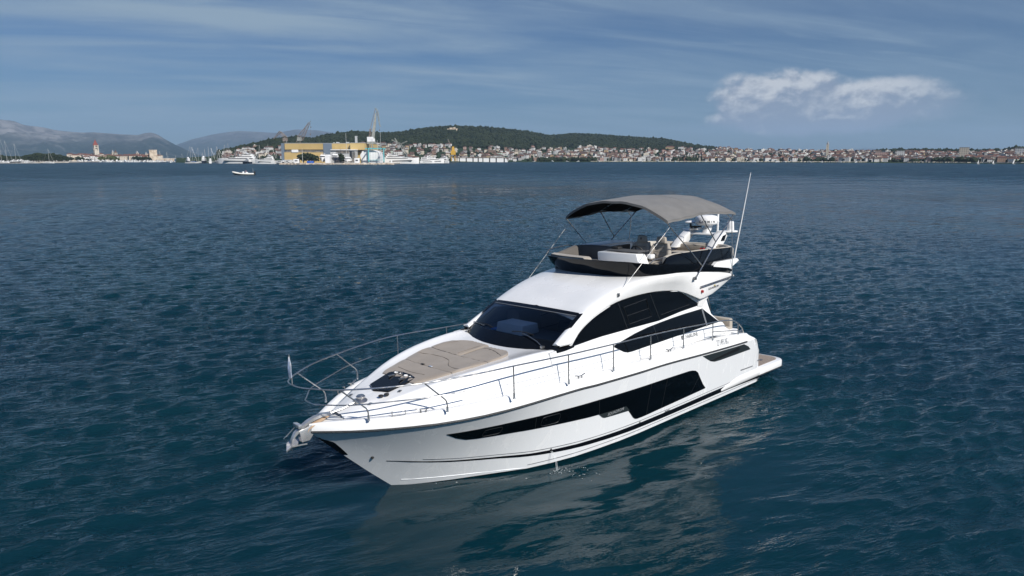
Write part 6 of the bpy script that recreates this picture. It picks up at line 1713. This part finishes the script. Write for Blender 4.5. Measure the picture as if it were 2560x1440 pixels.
for px, D, w, h, mm, lab in ((722, 915, 10, 4, 'light_grey_clad', 'long pale work cabin'), (742, 900, 7, 5, 'white_sheet', 'white box container'), (700, 925, 8, 3, 'light_grey_clad', 'low grey work cabin'), (898, 905, 5, 7, 'yellow_cladding', 'yellow site cabin'), (893, 890, 6, 6, 'white_sheet', 'white stacked container')):
    t = MB().box((0, 0, h / 2), (w, 4, h)).build('site_cabin', mm, None, bevel=.05); t.location = (xat(px, D, 1.5), D, 1.5)
    MB().box((0, -2.03, h * .55), (w * .5, .06, h * .25)).build('window', 'boat_window', t, smooth=0)
    tag(t, lab + ' standing on the shipyard yard', 'site cabin', 'site cabins of the yard')
uniq(items)
# floating dock
dk_ = empty('floating_dock', (xat(1197, 1395, 0), 1395, 0), label='long white floating dry dock with dark openings along its side', cat='floating dock'); o0 = dk_.location
def dbox(name, m, x0, y0, x1, y1, D0, D1):
    a, b = R_(x0, y1, D0), R_(x1, y0, D0)
    return MB().box(((a.x + b.x) / 2, (D0 + D1) / 2 - o0.y, (a.z + b.z) / 2), (b.x - a.x, D1 - D0, b.z - a.z)).build(name, m, dk_, smooth=0)
dbox('side_wall', 'dark_recess', 1127, 395, 1264, 405.8, 1396, 1400); dbox('top_deck', 'crane_rust', 1124, 393.2, 1268, 395, 1394, 1402)
gaps = [1126, 1127.5, 1147, 1149.5, 1164, 1167, 1181, 1184, 1194, 1197, 1206, 1208.5, 1222.5, 1225.5, 1239, 1242, 1259, 1262]
for a, b in zip(gaps[1::2], gaps[2::2]): dbox('wall_panel', 'boat_white', a, 395, b, 405.8, 1394.5, 1396.5)
dbox('end_wall', 'boat_white', 1118, 396, 1126.5, 406, 1394.5, 1402)
m = MB(); q = [R_(x, y, 1394.5) for x, y in ((1262, 395), (1265, 395), (1270, 406), (1262, 406))]
m.prism([(v.x, v.z) for v in q], 0, 6, 'y').build('end_wing', 'boat_white', dk_, smooth=0)
MB().prism([(v.x, v.z) for v in [R_(x, y, 1394.3) for x, y in ((1137, 402.6), (1139.5, 399), (1141, 402.6))]], -.3, 0, 'y').build('sail_emblem', 'boat_navy', dk_, smooth=0)
MB().box(R_(1142.5, 400.5, 1394.3), (1.3, .2, 2.4)).build('sail_emblem', 'boat_navy', dk_, smooth=0)
# ------------------------------------------------------------------ boats
def sail_boat(px, D, L, mast, rot, label, group='sailing boats in the marina', furl=True):
    t = empty('sailing_boat', (xat(px, D, 0), D, 0), (0, 0, rot), label, 'sailing boat', group)
    rg = [[(x * L, y * f * L * .14, z) for y, z in ((-1, 1.2 + .3 * (x + .5)), (-.8, .3), (0, -.35), (.8, .3), (1, 1.2 + .3 * (x + .5)))] for x, f in ((-.5, .75), (-.25, .95), (0, 1), (.25, .8), (.42, .38), (.5, .03))]
    MB().loft(rg, cap=True).build('hull', 'boat_white', t)
    MB().box((-.02 * L, 0, 1.5), (L * .5, L * .16, .9), top=(.8, .75)).build('cabin', 'boat_white', t, bevel=.12)
    MB().box((-.02 * L, 0, 1.55), (L * .4, L * .163, .3), top=(.95, .95)).build('window_band', 'boat_window', t)
    MB().tube([(.06 * L, 0, 1), (.06 * L, 0, mast)], [.17, .11], 6).build('mast', 'mast_alloy', t)
    MB().tube([(.05 * L, 0, 2.6), (-.34 * L, 0, 2.7)], .22, 6).build('boom', 'blue_tarp' if random.random() < .35 else 'tube_white', t)
    m = MB(); m.tube([(.06 * L, 0, mast - .3), (.48 * L, 0, 1.6)], .10 if furl else .04, 4); m.tube([(.06 * L, 0, mast - .2), (-.49 * L, 0, 1.5)], .04, 4)
    for k in (.45, .7): m.tube([(.06 * L, -.07 * L, mast * k), (.06 * L, .07 * L, mast * k)], .05, 4)
    m.build('rigging', 'mast_alloy', t)
    return t
def motor_cruiser(px, D, L, h, rot, label, hullm='boat_white', group='motor yachts moored by the marina', tiers=2):
    t = empty('moored_motor_yacht', (xat(px, D, 0), D, 0), (0, 0, rot), label, 'motor yacht', group)
    fb = h * .36; B = L * .125
    rg = [[(x * L, y * f * B, z) for y, z in ((-1, fb * (1 + .35 * max(x, 0) * 2)), (-.93, fb * .4), (-.8, -.3), (.8, -.3), (.93, fb * .4), (1, fb * (1 + .35 * max(x, 0) * 2)))] for x, f in ((-.5, .95), (-.3, 1), (0, 1), (.2, .93), (.35, .65), (.45, .3), (.5, .02))]
    MB().loft(rg, cap=True).build('hull', hullm, t)
    z = fb; l = .72
    for k in range(tiers):
        hh = (h - fb) * .8 / tiers
        x0, x1 = -.44 + .03 * k, -.44 + l
        pr_ = [(x0 * L, z), (x1 * L, z), ((x1 - .05 - .03 * k) * L, z + hh * .62), ((x1 - .10 - .04 * k) * L, z + hh), ((x0 - .02) * L, z + hh), (x0 * L, z + hh * .75)]
        dkh = MB().prism(pr_, -B * (.86 - .12 * k), B * (.86 - .12 * k), 'y').build('deckhouse', 'boat_white', t, bevel=.1)
        MB().prism([((x0 + .06) * L, z + hh * .30), ((x1 - .05) * L, z + hh * .30), ((x1 - .08 - .03 * k) * L, z + hh * .72), ((x0 + .04) * L, z + hh * .72)], -B * (.87 - .12 * k), B * (.87 - .12 * k), 'y').build('window_band', 'boat_window', dkh)
        z += hh; l *= .70
    m = MB(); m.loft([[(a * L, y, zz) for y in (-B * .5, B * .5)] for a, zz in ((-.25, z), (-.20, z + h * .10), (-.16, z + h * .12))], cap=False); m.tube([(-.2 * L, 0, z), (-.21 * L, 0, z + h * .2)], .12, 5)
    m.build('radar_mast', 'boat_white', t, solid=.15)
    MB().prism([((-.3) * L, fb * .45), (.30 * L, fb * .62), (.33 * L, fb * .78), (-.3 * L, fb * .62)], -B * 1.005, B * 1.005, 'y').build('hull_window', 'boat_window', t)
    return t
random.seed(41); items = []
# marina: masts in the order they stand
for px, py, D in ((481, 368, 1070), (499, 369, 1130), (513, 372, 1140), (523, 367, 1150), (529, 370, 1160), (543, 366, 1110), (552, 374, 1170), (560, 377, 1180), (566, 362, 1120), (571, 358, 1180), (578, 380, 1190), (588, 374, 1190), (597, 378, 1200), (605, 372, 1180), (612, 376, 1200), (620, 374, 1190), (625, 369, 1160), (631, 377, 1190), (640, 380, 1200), (650, 362, 1150), (659, 374, 1190), (672, 361, 1110), (683, 372, 1190), (692, 377, 1190), (455, 384, 1400), (441, 389, 1420), (507, 380, 1200), (536, 381, 1210)):
    mast = P(px, py, D).z; L = min(max(mast * .72, 9), 17)
    t = sail_boat(px, D, L, mast, random.uniform(-.6, .6) + random.choice([0, math.pi, 1.4]), 'x')
    items.append((t, 'white sailing boat with bare mast in the marina', px))
t = sail_boat(480, 1045, 19, P(481, 366, 1045).z, math.pi + .2, 'large white sailing boat moored at the front of the marina, its mast the tallest', furl=True)
t = sail_boat(122, 1050, 15, P(124, 372, 1050).z, .15, 'lone white sailing boat anchored off the park on the left', 'sailing boats on the left')
for px, py, D, L in ((2, 341, 1080, 24), (16, 352, 1090, 20), (39, 359, 1100, 18)):
    t = sail_boat(px, D, L, P(px, py, D).z, .2, 'x', 'sailing boats on the left'); items.append((t, 'tall masted white yacht moored before the left park', px))
for px, py, D in ((400, 377, 1480), (418, 379, 1500), (408, 388, 1450), (224, 392, 1400), (330, 394, 1420)):
    t = sail_boat(px, D, 11, P(px, py, D).z, random.uniform(-.8, .8), 'x', 'sailing boats by the old town'); items.append((t, 'small white sailing boat moored near the old town', px))
for px in (2446, 2484, 2534):
    t = empty('dinghy', (xat(px, 905, 0), 905, 0), (0, 0, random.uniform(-.4, .4)), 'x', 'sailing dinghy', 'small sails off the right shore')
    MB().loft([[(x, y * f, z) for y, z in ((-.8, .5), (-.6, .1), (0, -.1), (.6, .1), (.8, .5))] for x, f in ((-2.2, .8), (0, 1), (1.4, .7), (2.3, .05))], cap=True).build('hull', 'boat_white', t)
    MB().prism([(-.1, .9), (.0, 5.8), (-1.9, 1.0)], -.03, .03, 'y').build('sail', 'white_sheet', t, smooth=0)
    MB().tube([(0, 0, .3), (0, 0, 6)], .06, 5).build('mast', 'mast_alloy', t)
    items.append((t, 'tiny white sailing dinghy off the right hand shore', px))
motor_cruiser(597, 1030, 58, 15.5, math.pi, 'very long sleek white superyacht moored bow left at the marina', tiers=3)
motor_cruiser(470, 1060, 16, 9, 2.2, 'dark hulled motor yacht at the left end of the marina', 'boat_navy')
motor_cruiser(512, 1060, 18, 10.5, 1.7, 'white motor yacht with dark stern quarter second in the marina row', 'boat_navy')
motor_cruiser(527, 1050, 15, 7, 1.9, 'cream and white motor cruiser moored left of the superyacht bow')
motor_cruiser(546, 1055, 16, 6.5, 2.6, 'low white motor cruiser moored beside the superyacht bow')
motor_cruiser(617, 1000, 20, 7, 2.5, 'dark hulled motor yacht moored before the superyacht stern', 'boat_navy')
sc_ = motor_cruiser(664, 955, 27, 12, math.pi, 'white excursion ship with rows of windows moored left of the yard', tiers=3)
motor_cruiser(1003, 1000, 50, 17.5, 0, 'big white many-decked superyacht moored right of the boat shelter', tiers=4)
motor_cruiser(1086, 1090, 30, 13, .3, 'pale motor yacht moored between superyacht and floating dock', tiers=3)
motor_cruiser(1068, 1075, 22, 10, .2, 'white motor yacht close to the bow of the big superyacht')
motor_cruiser(1103, 1100, 24, 11, 2.9, 'white motor yacht tied up at the left end of the floating dock')
motor_cruiser(979, 880, 11, 5, 1.7, 'small white catamaran-like boat lying off the boat lift')
motor_cruiser(425, 1380, 12, 4, 2.9, 'small white motor boat right of the fortress tower')
motor_cruiser(427, 1200, 7, 3, 2.0, 'tiny white motor boat on the water before the fortress tower gap')
random.seed(52)
for i in range(24):
    px = 196 + i * 8.6 + random.uniform(-3, 3); D = 1405 + random.uniform(-12, 25)
    if px > 398: break
    t = motor_cruiser(px, D, random.uniform(8, 15), random.uniform(3.5, 5.5), random.uniform(0, 6.28), 'x', group='motor boats on the old town quay'); items.append((t, 'small white motor boat moored along the old town quay', px))
for i in range(9):
    px = 5 + i * 9 + random.uniform(-2, 2)
    t = motor_cruiser(px, 1090 + random.uniform(-8, 12), random.uniform(10, 16), random.uniform(3.5, 6), 1.5 + random.uniform(-.3, .3), 'x', random.choice(['boat_white', 'boat_white', 'boat_navy']), 'boats at the left pontoon'); items.append((t, 'white boat berthed at the left pontoon', px))
for i in range(22):
    px = 1290 + i * 40 + random.uniform(-14, 14)
    t = motor_cruiser(px, shoreD(px) - 10, random.uniform(6, 9), random.uniform(2.4, 3.4), random.uniform(0, 6), 'x', group='small boats along the far beach'); items.append((t, 'tiny white motor boat lying along the far beach', px))
uniq(items)
pn = MB().box((0, 0, .4), (70, 3, .8)).build('pontoon', 'quay_stone', None, smooth=0); pn.location = (xat(42, 1072, 0), 1072, 0); tag(pn, 'low pontoon along the moored boats at the left edge', 'pontoon')
br2 = empty('road_bridge', (xat(425, 2100, 0), 2100, 0), label='low grey road bridge crossing the channel right of the fortress tower', cat='bridge')
MB().box((0, 0, 7), (110, 8, 1.6)).build('deck', 'roof_concrete', br2, smooth=0)
for x in range(-50, 51, 20): MB().box((x, 0, 3), (2, 6, 7)).build('pier', 'roof_concrete', br2, smooth=0)
# ------------------------------------------------------------------ inflatable boat with its driver
RD = 312.0
rib = empty('inflatable_boat', (xat(610, RD, 0), RD, 0), (0, 0, math.pi + .12), 'pale inflatable speedboat with black outboard crossing the bay', 'inflatable boat')
L = 9.6
tubeP = [(-.46 * L, -.95, .55), (-.2 * L, -1.15, .55), (.12 * L, -1.12, .68), (.32 * L, -.85, .95), (.44 * L, -.45, 1.2), (.485 * L, 0, 1.3), (.44 * L, .45, 1.2), (.32 * L, .85, .95), (.12 * L, 1.12, .68), (-.2 * L, 1.15, .55), (-.46 * L, .95, .55)]
tp_ = spline(tubeP, 5)
MB().tube(tp_, [.22 if i in (0, len(tp_) - 1) else .36 for i in range(len(tp_))], 12).build('buoyancy_tube', 'tube_white', rib)
MB().loft([[(x * L, y * f, z + r) for y, z in ((-1.1, .6), (-.7, .1), (0, -.35), (.7, .1), (1.1, .6))] for x, f, r in ((-.46, .85, 0), (-.1, 1, 0), (.2, .85, .12), (.38, .5, .4), (.47, .08, .8))], cap=True).build('hull', 'boat_grey', rib)
MB().prism([(-.44 * L, -.9), (.3 * L, -.7), (.3 * L, .7), (-.44 * L, .9)], .45, .55).build('floor', 'tube_white', rib)
MB().box((.02 * L, 0, 1.05), (.9, .8, 1.1), top=(.6, .8)).build('console', 'white_plastic', rib, bevel=.08)
MB().box((-.13 * L, 0, .9), (.9, .9, .8)).build('seat', 'white_plastic', rib, bevel=.08)
MB().box((.14 * L, -.1, 1.05), (1.6, .9, .35)).build('cover', 'dark_clothes', rib, bevel=.1)
ob = MB().loft([[(x, y * .34, z) for x, y, z in ((-.46 * L - .15 + a, -1, zz), (-.46 * L + .45 + a, -1, zz), (-.46 * L + .45 + a, 1, zz), (-.46 * L - .15 + a, 1, zz))] for a, zz in ((-.2, .1), (-.25, .8), (-.35, 1.3), (-.3, 1.55))], closed=True, cap=True).build('outboard_motor', 'rubber', rib, bevel=.06)
m = MB(); m.tube([(-.44 * L, -.8, .8), (-.40 * L, -.75, 2.4), (-.40 * L, .75, 2.4), (-.44 * L, .8, .8)], .05, 6); m.tube([(-.40 * L, 0, 2.4), (-.41 * L, 0, 3.1)], .03, 5); m.build('light_arch', 'steel', rib)
MB().box((-.41 * L, .12, 2.75), (.03, .5, .5)).build('pennant', 'flag_cloth', rib)
# the driver: one continuous skinned body, seated, leaning on the console
per = empty('person', (0, 0, 0), label='person in dark trousers and pale pink top seated steering the inflatable boat', cat='person')
per.matrix_world = Matrix.Translation(rib.location) @ Matrix.Rotation(math.pi + .12, 4, 'Z') @ Matrix.Translation((-.11 * L, 0, 1.32)) @ Matrix.Scale(1.12, 4)
J = {'pelvis': (0, 0, .02), 'belly': (.02, 0, .22), 'chest': (.06, 0, .42), 'neck': (.09, 0, .60), 'head': (.12, 0, .70), 'crown': (.12, 0, .80),
     'sl': (.06, .19, .52), 'el': (.22, .27, .30), 'hl': (.46, .20, .32), 'fl': (.53, .18, .33), 'sr': (.06, -.19, .52), 'er': (.22, -.27, .30), 'hr': (.46, -.20, .32), 'fr': (.53, -.18, .33),
     'hipl': (.04, .10, .02), 'kl': (.46, .14, .04), 'al': (.50, .14, -.38), 'tl': (.68, .15, -.44), 'hipr': (.04, -.10, .02), 'kr': (.46, -.14, .04), 'ar': (.50, -.14, -.38), 'tr': (.68, -.15, -.44)}
RAD = {'pelvis': .14, 'belly': .13, 'chest': .15, 'neck': .06, 'head': .10, 'crown': .075, 's': .065, 'e': .045, 'h': .035, 'f': .035, 'hip': .09, 'k': .062, 'a': .045, 't': .035}
E_ = [('pelvis', 'belly'), ('belly', 'chest'), ('chest', 'neck'), ('neck', 'head'), ('head', 'crown')]
for s_ in 'lr': E_ += [('chest', 's' + s_), ('s' + s_, 'e' + s_), ('e' + s_, 'h' + s_), ('h' + s_, 'f' + s_), ('pelvis', 'hip' + s_), ('hip' + s_, 'k' + s_), ('k' + s_, 'a' + s_), ('a' + s_, 't' + s_)]
names = list(J)
me = bpy.data.meshes.new('body'); me.from_pydata([J[n_] for n_ in names], [(names.index(a), names.index(b)) for a, b in E_], [])
bo = bpy.data.objects.new('body', me); COL.objects.link(bo); bo.parent = per
sk = bo.modifiers.new('skin', 'SKIN'); 
for i, n_ in enumerate(names):
    r = RAD.get(n_, RAD.get(n_[:-1], .05)); me.skin_vertices[0].data[i].radius = (r, r)
me.skin_vertices[0].data[0].use_root = True
bo.modifiers.new('sub', 'SUBSURF').levels = 1
ev = bo.evaluated_get(bpy.context.evaluated_depsgraph_get()); bm2 = bpy.data.meshes.new_from_object(ev)
bo.modifiers.clear(); bo.data = bm2
for mm in ('skin', 'dark_clothes', 'pink_shirt'): bm2.materials.append(MATS[mm])
for pl in bm2.polygons:
    c = pl.center
    pl.material_index = 0 if c.z > .60 or c.x > .42 and c.z > .2 else (2 if c.z > .12 and c.x < .42 else 1); pl.use_smooth = True
hr = MB(); hr.lathe([(0, .16), (.07, .15), (.11, .09), (.115, .02), (.10, -.05), (.07, -.06)], (.105, 0, .70), 12); hr.build('hair', 'dark_clothes', per)
wk = MB(); rg = []
for i in range(30):
    x = xat(640, RD) + i * 4.0; y = RD + 1.2 * i * .1
    w = .35 + .01 * i; rg.append([(x, y - w, .06), (x, y, .10 + .03 * math.sin(i * 1.7)), (x, y + w, .06)])
# ------------------------------------------------------------------ the hazy air over the bay
def hazeb(gg, b):
    vol = gg.node('ShaderNodeVolumePrincipled')
    vol.inputs['Color'].default_value = (0.55, 0.76, 1.0, 1)
    vol.inputs['Density'].default_value = 5.0e-5
    vol.inputs['Anisotropy'].default_value = 0.1
    out = gg.n['Material Output']
    for l in list(out.inputs['Surface'].links): gg.l.remove(l)
    gg.n.remove(b)
    gg.l.new(vol.outputs[0], out.inputs['Volume'])
mat('haze_air', build=hazeb)
hz = MB().box((0, 8500, 416), (40000, 24000, 848)).build('haze', 'haze_air', smooth=0)
tag(hz, 'pale blue haze over the bay and its mountains', 'haze', kind='stuff')
